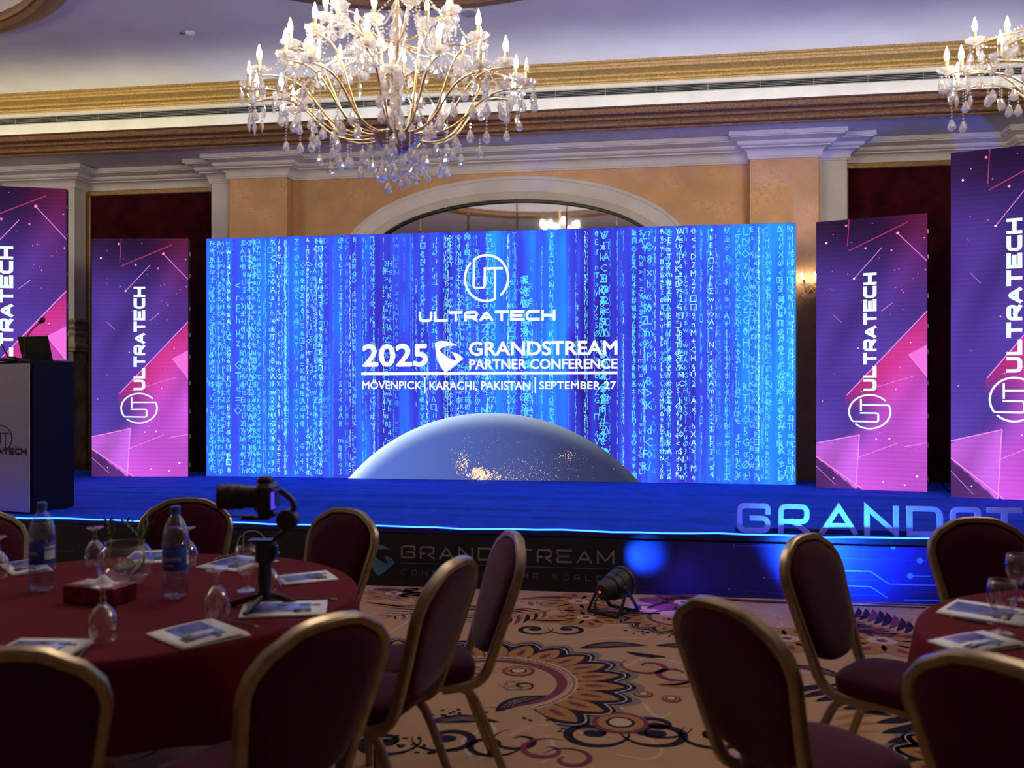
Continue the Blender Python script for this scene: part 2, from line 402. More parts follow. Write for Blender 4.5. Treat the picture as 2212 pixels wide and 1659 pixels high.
for k in range(-3,3):
    x0, x1 = AX+.07+k*PW+.012, AX+.07+(k+1)*PW-.012; x0 = max(x0, AX-1.87); x1 = min(x1, AX+1.87)
    xs = [x0+(x1-x0)*i/8 for i in range(9)]
    V = [(x,11.318,.6) for x in xs]+[(x,11.318,max(.7,ztop(x))) for x in xs]
    V += [(x,11.322,z) for x, _, z in V]
    MB().add(V, [(i,i+1,10+i,9+i) for i in range(8)]+[(18+9+i,18+10+i,18+i+1,18+i) for i in range(8)]+[(9+i,10+i,28+i,27+i) for i in range(8)]).build('pane', MIRROR, win)
mb = MB(); pa = [(x,11.30,z) for x, z in ell(1.9,.715)]; mb.sweep(pa, rect_sec(.035,.03,.004), a0=(1,0,0))
for k in range(-2,3): mb.box((AX+.07+k*PW,11.312,2.2),(.022,.02,3.3 if abs(k) < 2 else 2.9))
mb.build('mullion', DARKFRAME, win)

# ================================================================== STAGE
SZ, SY0, SY1, SX0, SX1 = .465, 6.70, 10.95, -9.2, 6.4
stage = thing('stage', 'low stage with blue carpet top below the big screen', 'stage', (0,0,0))
nx, ny = 110, 210
V = []
ridges = [(random.uniform(SY0+.2,SY1-1.2), random.uniform(.003,.010), random.uniform(.035,.07), random.uniform(-9,6), random.uniform(2,6), random.uniform(-.02,.02)) for _ in range(60)]
ridges += [(8.02,.030,.045,-3.2,1.9,.01),(7.72,.024,.04,-2.2,2.4,-.012),(8.55,.026,.05,-1.5,2.6,.008),(8.15,.028,.045,1.7,1.3,-.02),(7.55,.022,.04,2.6,1.6,.01),(9.1,.026,.05,1.2,2.2,.01),(7.25,.02,.04,-1.0,2.0,.015),(8.9,.024,.05,-4.5,1.6,-.01)]
def sheight(x, y):
    h = 0
    for yc, a, w, xc, xl, sl in ridges:
        t = y-yc-sl*(x-xc)-.03*math.sin(x*1.3+yc*5); w2 = .6*w if t < 0 else 4*w
        h += a*math.exp(-(t/w2)**2)*math.exp(-((x-xc)/xl)**2)
    return h
for j in range(ny+1):
    y = SY0+(SY1-SY0)*j/ny
    for i in range(nx+1):
        x = SX0+(SX1-SX0)*i/nx
        edge = min(1, (y-SY0)/.25)
        V.append((x, y, SZ+sheight(x,y)*edge*(1 if y < 9.9 else .2)))
MB().add(V, [(j*(nx+1)+i, j*(nx+1)+i+1, (j+1)*(nx+1)+i+1, (j+1)*(nx+1)+i) for j in range(ny) for i in range(nx)]).build('carpet_top', STAGEBLUE, stage, smooth=True)
MB().box(((SX0+SX1)/2,(SY0+SY1)/2+.01,SZ/2-.005),(SX1-SX0,SY1-SY0-.03,SZ-.012)).build('platform', BLACKCLOTH, stage)
MB().box(((SX0-.13)/2,SY0,SZ/2-.025),(-.13-SX0,.012,SZ-.05)).build('black_banner', BLACKCLOTH, stage)
XS = -.15
MB().box(((XS+SX1)/2,SY0-.001,SZ/2-.03),(SX1-XS,.012,SZ-.06)).build('navy_banner', NAVYBANNER, stage)
MB().box(((SX0+SX1)/2,SY0+.006,SZ-.022),(SX1-SX0,.02,.05),.004).build('edge_strip', BLACK, stage)
STRIP = emit_mat('edge_led', (.007,.042,1), 22.0)
pts = [(SX0+(SX1-SX0)*i/80, SY0-.008, SZ+.004+.004*math.sin(i*.9)+.003*math.sin(i*2.3)) for i in range(81)]
MB().tube(pts, .006, 6).build('led_strip', STRIP, stage)

# ------------------------------------------------------------------ stroke lettering
def rounded(path, closed, rad, seg=4):
    P = [Vector(p) for p in path]; n = len(P); out = []
    for i in range(n):
        if not closed and i in (0, n-1): out.append(P[i]); continue
        a, b, c = P[i-1], P[i], P[(i+1)%n]
        u, w = (a-b), (c-b); r = min(rad, u.length*.49, w.length*.49)
        if abs(u.normalized().dot(w.normalized())) > .35 or r <= 0: out.append(b); continue
        p0, p2 = b+u.normalized()*r, b+w.normalized()*r
        for k in range(seg+1):
            t = k/seg; out.append(p0*(1-t)**2+b*2*t*(1-t)+p2*t*t)
    return out
def stroke2d(path, w, closed=False):
    """quads of a mitred stroke in 2-D"""
    P = [Vector((p[0],p[1])) for p in path]; n = len(P); L = []; R = []
    for i in range(n):
        d1 = (P[i]-P[i-1]) if (closed or i) else (P[1]-P[0]); d2 = (P[(i+1)%n]-P[i]) if (closed or i < n-1) else d1
        d1 = d1.normalized(); d2 = d2.normalized()
        n1 = Vector((-d1.y,d1.x)); n2 = Vector((-d2.y,d2.x)); m = n1+n2
        if m.length < .05: m = n1
        m.normalize(); k = 1/max(.42, m.dot(n1))
        L.append(P[i]+m*w/2*k); R.append(P[i]-m*w/2*k)
    V = L+R; return V, [(i, n+i, n+(i+1)%n, (i+1)%n) for i in range(n if closed else n-1)]
GLYPH = {'A':[([(0,0),(.5,1),(1,0)],0),([(.29,.27),(.71,.27)],0)], 'C':[([(1,1),(0,1),(0,0),(1,0)],0)], 'D':[([(0,0),(0,1),(1,1),(1,0)],1)],
 'E':[([(1,1),(0,1),(0,0),(1,0)],0),([(0,.5),(.85,.5)],0)], 'G':[([(1,.75),(1,1),(0,1),(0,0),(1,0),(1,.5),(.45,.5)],0)], 'H':[([(0,0),(0,1)],0),([(1,0),(1,1)],0),([(0,.5),(1,.5)],0)],
 'I':[([(.5,0),(.5,1)],0)], 'L':[([(0,1),(0,0),(1,0)],0)], 'M':[([(0,0),(0,1),(.5,.15),(1,1),(1,0)],0)], 'N':[([(0,0),(0,1),(1,0),(1,1)],0)],
 'O':[([(0,0),(0,1),(1,1),(1,0)],1)], 'R':[([(0,0),(0,1),(1,1),(1,.4),(0,.4)],0),([(.45,.4),(1,0)],0)], 'S':[([(1,.8),(1,1),(0,1),(0,.5),(1,.5),(1,0),(0,0),(0,.2)],0)],
 'T':[([(0,1),(1,1)],0),([(.5,1),(.5,0)],0)], 'U':[([(0,1),(0,0),(1,0),(1,1)],0)], 'W':[([(0,1),(.25,0),(.5,1),(.75,0),(1,1)],0)], ' ':[]}
def glyph_polys(ch, w, t, rad=.22):
    """centre-lines inset so the outer edge is the unit cell of width w, height 1"""
    V = []; Fs = []
    for path, closed in GLYPH[ch]:
        if ch == 'R' and len(path) == 5: path = path[:4]+[(t/(w-t),.4)]
        q = [(t/2+x*(w-t), t/2+y*(1-t)) for x, y in path]
        p = q if ch in 'LEHT' else rounded(q, closed, rad)
        if ch == 'D':                                        # only the right-hand corners are round
            p = [Vector(q[0]),Vector(q[1])]+rounded([q[1],q[2],q[3],q[0]], False, rad*1.3)[1:-1]
        p = [Vector((a[0],a[1])) for a in p]
        if not closed:
            for e, nb in ((0,1),(-1,-2)):
                d = (p[e]-p[nb]).normalized()
                if max(abs(d.x),abs(d.y)) > .95: p[e] = p[e]+d*t/2
                elif abs(d.y) > .2: p[e] = p[e]+d*t*.45
        v, f = stroke2d(p, t, closed); n = len(V); V += v; Fs += [tuple(i+n for i in g) for g in f]
    return V, Fs
def text2d(s, w, t, gap, rad=.22):
    V = []; Fs = []; x = 0
    for ch in s:
        cw = w*(.35 if ch == 'I' else .6 if ch == ' ' else 1.12 if ch == 'M' else 1)
        v, f = glyph_polys(ch, cw, t, rad) if ch != ' ' else ([],[])
        n = len(V); V += [Vector((p.x+x,p.y)) for p in v]; Fs += [tuple(i+n for i in g) for g in f]
        x += cw+gap
    return V, Fs, x-gap
def place2d(mb, V, Fs, O, U, W):
    O, U, W = Vector(O), Vector(U), Vector(W)
    return mb.add([O+U*p[0]+W*p[1] for p in V], Fs)
def logo_ut(t=.1):
    V = []; Fs = []
    def add(path, closed=False):
        v, f = stroke2d(path, t, closed); n = len(V); V.extend(v); Fs.extend(tuple(i+n for i in g) for g in f)
    R = 1-t/2
    arc = lambda a0, a1: [(R*math.cos(math.radians(a0+(a1-a0)*k/36)), R*math.sin(math.radians(a0+(a1-a0)*k/36))) for k in range(37)]
    add(rounded(arc(-50,124)+[(-.58,-.40),(-.07,-.40),(-.07,.45)], False, .1) if False else arc(-50,124))
    add(rounded([(-.55,.80),(-.57,-.40),(-.07,-.40),(-.07,.45)], False, .12))
    add(arc(136,291)); add([(.03,.40),(.72,.40)]); add([(.38,.35),(.38,-.92)])
    return V, Fs
def logo_g():
    """the swoosh emblem: outer blade and the leaf that returns into it, in a unit box"""
    def S(l): return [((x-165)/1010, (1385-y)/1115) for x, y in l]
    blade = S([(985,440),(850,375),(720,320),(560,285),(400,265),(250,290),(165,355),(168,470),(185,610),(220,790),(280,1010),(350,1170),(440,1300),(525,1385),(640,1340),(800,1230),(1000,1060),(1175,915),(1130,850),(1040,765),(900,700),(740,665),(800,740),(870,850),(930,965),(840,955),(720,915),(600,850),(460,735),(330,605),(400,530),(510,475),(640,455),(820,445)])
    t = tessellate_polygon([[Vector((x,y,0)) for x, y in blade]])
    return [Vector(p) for p in blade], [tuple(f) for f in t]
def font_mesh(s, offset=0, res=3):
    c = bpy.data.curves.new('t', 'FONT'); c.body = s; c.offset = offset; c.resolution_u = res; c.fill_mode = 'FRONT'
    o = bpy.data.objects.new('t', c); COL.objects.link(o)
    dg = bpy.context.evaluated_depsgraph_get(); dg.update()
    me = bpy.data.meshes.new_from_object(o.evaluated_get(dg))
    V = np.array([v.co[:2] for v in me.vertices]).reshape(-1,2); Fs = [tuple(p.vertices) for p in me.polygons]
    bpy.data.objects.remove(o); bpy.data.curves.remove(c); bpy.data.meshes.remove(me)
    return V, Fs
def fit_text(mb, s, O, U, W, width, height, bold=0):
    V, Fs = font_mesh(s, 0)
    lo, hi = V.min(0), V.max(0); q = (V-lo)/(hi-lo); e = bold*height
    for k, (dx, dz) in enumerate(((0,0),(-1,0),(1,0),(0,-1),(0,1),(-.7,-.7),(.7,.7),(-.7,.7),(.7,-.7))[:9 if bold else 1]):
        kx, kz = (width-2*e), (height-2*e)
        place2d(mb, [(a*kx+e+dx*e, b*kz+e+dz*e) for a, b in q], Fs, Vector(O)-Vector((0,.0002*k,0)), U, W)

# banner print on the stage front
PRINTGREY = mat('banner_grey_print', (.25,.24,.25), .6); PRINTDIM = mat('banner_dim_print', (.16,.155,.16), .6)
yb = SY0-.0085
def banner_text(s, px0, px1, py0, py1, t, w, gap, name, m):
    a, b = at_y(px0,py1,yb), at_y(px1,py1,yb); top = at_y(px0,py0,yb); h = top.z-a.z
    V, Fs, tot = text2d(s, w, t, gap); k = (b.x-a.x)/tot
    mb = MB(); place2d(mb, V, Fs, a, (k,0,0), (0,0,h)); return mb.build(name, m, stage)
banner_text('GRANDSTREAM', 866, 1327, 1178, 1206, .15, 1.35, .42, 'lettering', PRINTGREY)
banner_text('CONNECTING THE WORLD', 867, 1300, 1230, 1242, .12, 1.0, 1.0, 'lettering', PRINTDIM)
a, b = at_y(866,1216,yb), at_y(1320,1216,yb)
MB().box(((a.x+b.x)/2,yb,a.z),(b.x-a.x,.002,.004)).build('banner_rule', PRINTDIM, stage)
c = at_y(545,1181,yb); V, Fs = logo_ut(.1); mb = MB(); place2d(mb, V, Fs, c, (.135,0,0), (0,0,.135)); mb.build('banner_emblem', PRINTGREY, stage)
a = at_y(796,1243,yb); V, Fs = logo_g(); mb = MB(); place2d(mb, V, Fs, a, (.215,0,0), (0,0,.25))
mb.build('banner_swoosh', mat('banner_blue_print', (.03,.12,.3), .6, col2=(.10,.28,.36), scale=5), stage)
CIRC = mat('circuit_print', (.10,.22,.95), .5, vary=.05); CIRCDIM = mat('circuit_print_dim', (.03,.05,.32), .5); CYANP = mat('circuit_print_cyan', (.02,.12,.16), .5)
mbB, mbD, mbC = MB(), MB(), MB()
yc = SY0-.0085
def cline(mb, pts, w):
    P = [at_y(px,py,yc) for px, py in pts]; V, Fs = stroke2d([(p.x,p.z) for p in P], w); mb.add([(p[0],yc,p[1]) for p in V], Fs)
def cdot(mb, px, py, r, half=False):
    c = at_y(px,py,yc-.0005); n = 20
    V = [(c.x+r*math.cos(2*PI*i/n), yc-.0005, c.z+min(r*math.sin(2*PI*i/n), 0 if half else 9)) for i in range(n)]; mb.add(V, [tuple(range(n))])
cline(mbB, [(1806,1233),(1880,1234),(1921,1262),(2013,1264),(2212,1268)], .008)
cline(mbB, [(1812,1265),(1880,1267),(1918,1292)], .008); cline(mbB, [(1952,1296),(2020,1297),(2212,1302)], .008)
cline(mbB, [(1966,1244),(2010,1245)], .006); cdot(mbB, 1966, 1244, .021); cline(mbB, [(1987,1211),(2000,1211)], .006); cdot(mbB, 1987, 1211, .021); cdot(mbB, 1929, 1181, .020, True)
cline(mbD, [(1585,1178),(1700,1182)], .006); cdot(mbB, 1585, 1178, .006)
cline(mbD, [(1650,1248),(1690,1249)], .006); cdot(mbB, 1650, 1248, .007)
cline(mbD, [(1575,1273),(1700,1283),(1900,1285)], .005); cdot(mbB, 1575, 1273, .007)
cline(mbD, [(1797,1206),(2000,1211)], .004); cline(mbD, [(1798,1178),(1806,1185),(1980,1190)], .005)
cline(mbD, [(1808,1253),(1940,1253),(2000,1255)], .003); cline(mbD, [(1909,1284),(1943,1253)], .003); cline(mbD, [(1952,1295),(1968,1279),(2020,1279)], .003)
for pts in ([(52,1169),(62,1169)],[(50,1197),(120,1198)],[(118,1190),(158,1191)],[(118,1134),(206,1137)]): cline(mbC, pts, .005)
cdot(mbC, 121, 1199, .012); cdot(mbC, 158, 1191, .006)
for m_, k_ in ((mbB,CIRC),(mbD,CIRCDIM),(mbC,CYANP)): stuff(m_.build('circuit_lines', k_, stage))
# foam letters on the stage edge
FOAM = mat('white_foam', (.36,.36,.38), .6, vary=.03)
MB().box((at_y(1588,1160,SY0+.13).x/2+2.6,SY0+.13,SZ+.02),(5.2-at_y(1588,1160,SY0+.13).x,.01,.035)).build('letter_base', BLACK, stage)
pos = [('G',1592,1664),('R',1681,1748),('A',1771,1852),('N',1867,1941),('D',1959,2036),('S',2052,2118),('T',2132,2207),('R',2226,2296),('E',2314,2382),('A',2398,2484),('M',2502,2590)]
LY = SY0+.10
for ch, p0, p1 in pos:
    a, b = at_y(p0,1160,LY), at_y(p1,1160,LY); w = b.x-a.x; h = .222
    mb = MB(); allp = GLYPH[ch]
    for si, one in enumerate(allp):
        GLYPH[ch] = [one]; V, Fs = glyph_polys(ch, w/h, .165, .2); m0 = MB(); n = len(V)
        place2d(m0, V, Fs, (a.x-(a.x+b.x)/2,-.012+.0012*si,0), (h,0,0), (0,0,h))
        m0.add([(p[0],.012-.0012*si,p[2]) for p in m0.v[:n]], [tuple(reversed(f)) for f in Fs])
        m0.f += [(f[(k+1)%4], f[k], f[k]+n, f[(k+1)%4]+n) for f in Fs for k in range(4)]
        mb.add(m0.v, m0.f)
    GLYPH[ch] = allp
    o = mb.build('foam_letter', FOAM, None, loc=((a.x+b.x)/2, LY, SZ+.002))
    first = {'G':'first of the row, nearest the floor spotlight','R':'between the letters G and A' if p0 < 2000 else 'after the letter T','A':'between R and N' if p0 < 2000 else 'between E and M','N':'between A and D','D':'after the N','S':'half hidden behind a chair back','T':'after the S','E':'after the second R','M':'last of the row'}[ch]
    tag(o, 'white foam letter %s standing on stage edge, %s' % (ch, first), 'letter', 'foam letters along the stage edge')

# ================================================================== MAIN SCREEN
Q0, Q1 = at_z(446,1029,SZ), at_z(1719,1048,SZ)
MY = (Q0.y+Q1.y)/2; MX0, MX1 = Q0.x, Q1.x; MH = 2.99; MW = MX1-MX0
screen = thing('stage_screen', 'large blue LED screen of falling code standing on the stage', 'screen', ((MX0+MX1)/2,MY,SZ))
def loc_m(px, py, eps=0):
    p = at_y(px,py,MY); return Vector((p.x-(MX0+MX1)/2, -eps, p.z-SZ))
MB().box((0,.07,MH/2),(MW+.01,.12,MH+.01),.01).build('cabinet', SCREENBLACK, screen)
gx, gz = 420, 60
xs = np.linspace(-MW/2,MW/2,gx); zs = np.linspace(.004,MH,gz)
def vnoise(x, seed):
    r = np.random.RandomState(seed); n = 4000; t = r.rand(n); i = np.floor(x).astype(int); f = x-i; f = f*f*(3-2*f)
    return t[i%n]*(1-f)+t[(i+1)%n]*f
Xg, Zg = np.meshgrid(xs, zs); u = (Xg+MW/2)/MW; v = Zg/MH
colm = .5*vnoise(u*34+3,1)+.3*vnoise(u*90+7,2)+.2*vnoise(u*200,3)
wob = np.zeros_like(u)
for k in range(gx): wob[:,k] = vnoise(zs*2.2+k//7*3.7, 5)*.6+vnoise(zs*.9+k//19*11.3, 6)*.4
bri = .17+.92*colm*(.40+.80*wob)
bri += .22*np.exp(-((u-.06)/.14)**2)+.28*np.exp(-((u-.95)/.13)**2)+.10*np.exp(-((u-.6)/.1)**2)
for uc, w, a in ((.66,.012,.45),(.69,.018,.3),(.755,.014,.35),(.845,.03,.45),(.43,.012,.25),(.36,.03,.12),(.30,.02,.2),(.645,.008,.3),(.90,.01,.25)): bri -= a*np.exp(-((u-uc)/w)**2)*(.55+.45*np.cos((v-.4)*3))
bri = np.clip(bri,.02,1.15)[...,None]
stopsx = [0,.25,.5,.75,1.15]; cr = [.020,.038,.048,.028,.03]; cg = [.010,.03,.075,.18,.38]; cb = [.22,.52,.85,1.0,1.05]
colors = np.concatenate([np.interp(bri,stopsx,c) for c in (cr,cg,cb)]+[np.ones_like(bri)],-1)
SCR = emit_attr('screen_image', SCREEN)
MB().add([(x,-.002,z) for z in zs for x in xs], [(j*gx+i,j*gx+i+1,(j+1)*gx+i+1,(j+1)*gx+i) for j in range(gz-1) for i in range(gx-1)]).build('display', SCR, screen, colors=colors)
# falling characters
chars = 'ABCDEFGHKLMNPRSTUVXYZabdeghikmnopqrstuwxyz0123456789@&$%?<>/=+*#§©®£¥µÄÖÜÑÇØΣΔΠ«»□◊±≤'
GM = {}
for chx in chars:
    try:
        Vv, Ff = font_mesh(chx, 0, 1)
        if len(Vv): GM[chx] = (Vv-[(Vv[:,0].min()+Vv[:,0].max())/2,0], Ff)
    except Exception: pass
keys = list(GM)
mbs = [MB(), MB(), MB()]
rng = random.Random(11)
def column(uc, size, sx, cls, z_top=None, z_bot=0, skip=.12):
    z = (z_top if z_top is not None else MH)-size
    x0 = -MW/2+uc*MW
    while z > z_bot+.01:
        if rng.random() > skip:
            V, Fs = GM[rng.choice(keys)]
            xx = x0+rng.uniform(-.003,.003)
            hw = np.abs(V[:,0]).max()*size*sx
            if abs(xx)+hw < MW/2-.004 and z+V[:,1].max()*size < MH-.005 and z+V[:,1].min()*size > .005:
                mbs[cls].add([(xx+p[0]*size*sx,-.004-.0006*cls,z+p[1]*size) for p in V], Fs)
        z -= size*(.98 if sx > .5 else .72)
for k in range(58): column(rng.uniform(0,1), rng.choice([.085,.095,.10]), .95, rng.choice([0,1,1]), MH-rng.choice([0,0,.3]), rng.choice([0,0,0,.6]), .15)
for k in range(34): column(rng.choice([rng.uniform(0,.22),rng.uniform(.74,1)]), rng.choice([.075,.09,.10]), .95, rng.choice([1,1,2]), MH, 0, .1)
for k in range(18): column(rng.choice([.05,.075,.19,.24,.50,.54,.57,.70,.76,.87,.93,.98])+rng.uniform(-.01,.01), rng.choice([.13,.145]), .95, 1, MH-rng.choice([0,0,.5]), rng.choice([0,0,.7]), .12)
for k in range(130): column(rng.uniform(0,1), rng.uniform(.09,.13), rng.uniform(.16,.34), rng.choice([0,0,1,1,2]), MH-rng.choice([0,0,rng.uniform(0,1.6)]), rng.choice([0,0,rng.uniform(0,1.4)]), .18)
for uc in (.145,.147,.305,.43,.434,.665,.995): column(uc, .11, .3, 2, MH, 0, .05)
for cls, (nm, colr, st) in enumerate((('faint_characters',(.06,.34,1.0),1.1),('blue_characters',(.09,.56,1.0),1.3),('bright_characters',(.30,.82,1.0),1.35))):
    o = mbs[cls].build(nm, emit_mat('rain_'+nm, colr, st*SCREEN, False), screen); stuff(o)
# planet
pc = loc_m(1060,1302); prx = (loc_m(1470,1000)-loc_m(650,1000)).x/2; prz = loc_m(1060,892).z-pc.z
V = []; C = []; nr, na = 26, 110
for i in range(nr+1):
    r = i/nr
    for j in range(na+1):
        a = math.radians(30+120*j/na); x = pc.x+prx*math.cos(a); zt = pc.z+prz*math.sin(a)
        z = .004+(zt-.004)*r if zt > .004 else .004
        V.append((x,-.0075,z))
        q = max(0,min(1,(x-pc.x)/prx*.5+.5)); rr = math.hypot((x-pc.x)/prx,(z-pc.z)/prz)
        lit = max(0,min(1,1.25-1.75*q))
        rim = max(0,(rr-.91)/.09)**1.6*max(0,1-q*1.25)*1.15+.25*max(0,(rr-.95)/.05)*(1-q)
        base = np.array([.05,.055,.15])*(1-lit)+np.array([.11,.19,.66])*lit
        if q > .6: base = base*(1-(q-.6)*1.6)
        C.append((*(base+np.array([.75,.95,.9])*rim),1))
W = na+1
MB().add(V, [(i*W+j+1,i*W+j,(i+1)*W+j,(i+1)*W+j+1) for i in range(nr) for j in range(na) if V[(i+1)*W+j][2] > .005 or V[(i+1)*W+j+1][2] > .005]).build('planet', emit_attr('planet_image', SCREEN, False), screen, colors=C)
mb1, mb2 = MB(), MB()
for cx_, cy_, sx_, sy_, n_, big in ((1000,1000,7,13,110,.012),(1036,1025,13,7,230,.018),(1052,1032,20,7,120,.013),(1225,985,9,5,40,.009),(1140,1015,40,14,120,.006),(1090,960,50,25,70,.004),(1130,1030,50,10,100,.006),(1220,1005,70,25,70,.005),(1000,985,30,20,60,.005),(1080,1034,30,5,80,.007)):
    for _ in range(n_):
        px_, py_ = rng.gauss(cx_,sx_), rng.gauss(cy_,sy_); p = loc_m(px_,py_,.0085)
        if p.z < .012 or p.z > MH or math.hypot((p.x-pc.x)/prx,(p.z-pc.z)/prz) > .97: continue
        s = big*rng.uniform(.25,.75); m_ = mb1 if rng.random() < .8 else mb2
        m_.add([p+Vector((s*math.cos(k*PI/3),0,s*math.sin(k*PI/3))) for k in range(6)], [(0,1,2,3,4,5)])
stuff(mb1.build('city_lights', emit_mat('city_light', (1,.78,.55), 1.15, False), screen)); stuff(mb2.build('city_lights', emit_mat('city_light_red', (.8,.3,.35), .9, False), screen))
# lettering
LET = emit_mat('screen_white', (.93,1,1), 1.15, False)
def fitpx(mb, s, x0, x1, ytop, ybot, off):
    O = loc_m(x0,ybot,.0095); e = loc_m(x1,ybot,.0095); t = loc_m(x0,ytop,.0095)
    fit_text(mb, s, O, (1,0,0), (0,0,1), e.x-O.x, t.z-O.z, off)
def pxbox(mb, x0, x1, y0, y1):
    a, b = loc_m(x0,y0,.0095), loc_m(x1,y1,.0095)
    mb.add([(a.x,a.y,b.z),(b.x,a.y,b.z),(b.x,a.y,a.z),(a.x,a.y,a.z)], [(0,1,2,3)])
mb = MB(); fitpx(mb,'2025',783,925,743,793,.04); fitpx(mb,'GRANDSTREAM',1013,1334,738,769,.036); fitpx(mb,'PARTNER CONFERENCE',1014,1334,776,798,.032); stuff(mb.build('event_title', LET, screen))
mb = MB(); fitpx(mb,'MÖVENPICK',783,911,820,841,.022); fitpx(mb,'KARACHI, PAKISTAN',928,1146,824,845,.022); fitpx(mb,'SEPTEMBER 27',1165,1331,824,841,.022)
pxbox(mb,916.5,919.5,815,849); pxbox(mb,1155,1158,815,849); pxbox(mb,781,1334,804.5,808.5); stuff(mb.build('event_details', LET, screen))
V, Fs = logo_g(); a, b = loc_m(940,804,.0095), loc_m(1001,736,.0095); mb = MB(); place2d(mb,V,Fs,a,(b.x-a.x,0,0),(0,0,b.z-a.z)); mb.build('swoosh_emblem', LET, screen)
V, Fs = logo_ut(.1); c = loc_m(1051,601,.0095); r = (loc_m(1100,601)-loc_m(1002,601)).x/2; rz_ = loc_m(1051,549).z-c.z; mb = MB(); place2d(mb,V,Fs,c,(r,0,0),(0,0,rz_)); mb.build('round_emblem', LET, screen)
V, Fs, tot = text2d('ULTRATECH', 1.5, .27, .16, .3); a, b = loc_m(905,696,.0095), loc_m(1200,669,.0095); mb = MB(); place2d(mb,V,Fs,a,((b.x-a.x)/tot,0,0),(0,0,b.z-a.z)); mb.build('company_name', LET, screen)

# ================================================================== MAGENTA SIDE SCREENS
PANELIMG = emit_attr('panel_image', 1.22); LETP = emit_mat('panel_white', (.82,1,1), 1.1, False)
PINKTRI = emit_mat('panel_pink_area', (.95,.18,.80), 1.0, False); PINKLINE = emit_mat('panel_pink_line', (1,.30,.85), 1.0, False); REDLINE = emit_mat('panel_red_line', (.75,.07,.2), .6, False)
STARW = emit_mat('panel_star_white', (1,.75,1), 1.1, False); STARR = emit_mat('panel_star_red', (1,.12,.35), .95, False)
def tri_in(p, a, b, c):
    d = lambda p, q, r: (p[0]-r[0])*(q[1]-r[1])-(q[0]-r[0])*(p[1]-r[1])
    s = [d(p,a,b), d(p,b,c), d(p,c,a)]; return min(s) >= 0 or max(s) <= 0
def smooth(a, b, x): t = max(0,min(1,(x-a)/(b-a))); return t*t*(3-2*t)
def panel_color(u, v):                                   # v from the top
    c = np.array([.028,.010,.045])*(1-smooth(0,.3,v))+np.array([.075,.035,.26])*smooth(0,.3,v)
    c = c*(1-smooth(.35,.62,v))+np.array([.10,.05,.40])*smooth(.35,.62,v)
    c = c+np.array([.06,.0,.0])*smooth(.5,1,u)*(1-smooth(.1,.45,v))*1.2
    s = (u-.28)/.72-(.655-v)/.30                          # below the long diagonal
    if u > .28: 
        k = smooth(-.02,.03,s); far = smooth(0,1.2,s)
        pk = np.array([.55,.035,.24])*(1-far)+np.array([.62,.10,.72])*far
        k *= 1-smooth(.60,.72,v)*(1-smooth(.30,.85,u)); c = c*(1-k)+pk*k
    low = smooth(.70,.95,v+.25*(u-.5)); c = c*(1-low)+np.array([.62,.10,.72])*low
    if tri_in((u,v),(0,.835),(.40,.80),(.37,1.0)) or tri_in((u,v),(0,.835),(.37,1.0),(0,.885)):
        c = np.array([.66,.15,.88])*(.75+.35*u)
    elif v > .885 and u < .43 and (v-.885)/.115 > u/.42: c = np.array([.10,.03,.18])
    return c
LINES_P = [((.307,0),(.292,.10),.008,1),((.30,.117),(.83,.027),.010,1),((.744,.065),(1.0,.172),.006,0),((.605,.112),(.352,.221),.006,0),
           ((.287,.652),(1.0,.350),.009,0),((.41,.64),(.88,.583),.004,0),((0,.833),(.40,.799),.010,0),((.40,.799),(.37,.998),.010,0),((0,.883),(.43,.998),.010,0),
           ((.36,.887),(.75,.825),.006,0),((.80,.838),(1.0,.822),.006,0),((.84,.505),(1.0,.587),.007,0),((0,.92),(.18,.985),.004,0),((.60,.345),(.70,.315),.005,0),((.155,.35),(.24,.382),.003,0)]
STARS_P = [(.096,.082,.016,0),(.16,.052,.006,0),(.33,.086,.009,1),(.457,.111,.02,1),(.69,.125,.016,1),(.975,.088,.013,1),(.744,.064,.026,1),(.352,.221,.016,0),(.154,.188,.008,1),(.295,.202,.011,1),(.717,.198,.010,1),(.755,.194,.010,1),(.88,.231,.009,1),(.92,.215,.009,1),(.985,.203,.013,1),(.727,.262,.008,1),(.778,.27,.009,1),(.793,.281,.012,1),(.42,.305,.008,1),(.79,.342,.008,1),(.68,.358,.006,1),(.39,.478,.010,0),(.164,.573,.008,1),(.06,.674,.007,0),(.857,.462,.009,0),(.762,.552,.007,0),(.727,.63,.009,0),(.553,.813,.012,0),(.67,.811,.014,0),(.586,.789,.006,0),(.615,.969,.012,0),(.805,.977,.014,0),(.912,.943,.02,0),(.164,.962,.009,0),(.28,.023,.02,1),(.52,.021,.008,1),(.58,.15,.007,1),(.155,.17,.005,1),(.13,.252,.006,1),(.15,.26,.006,1)]
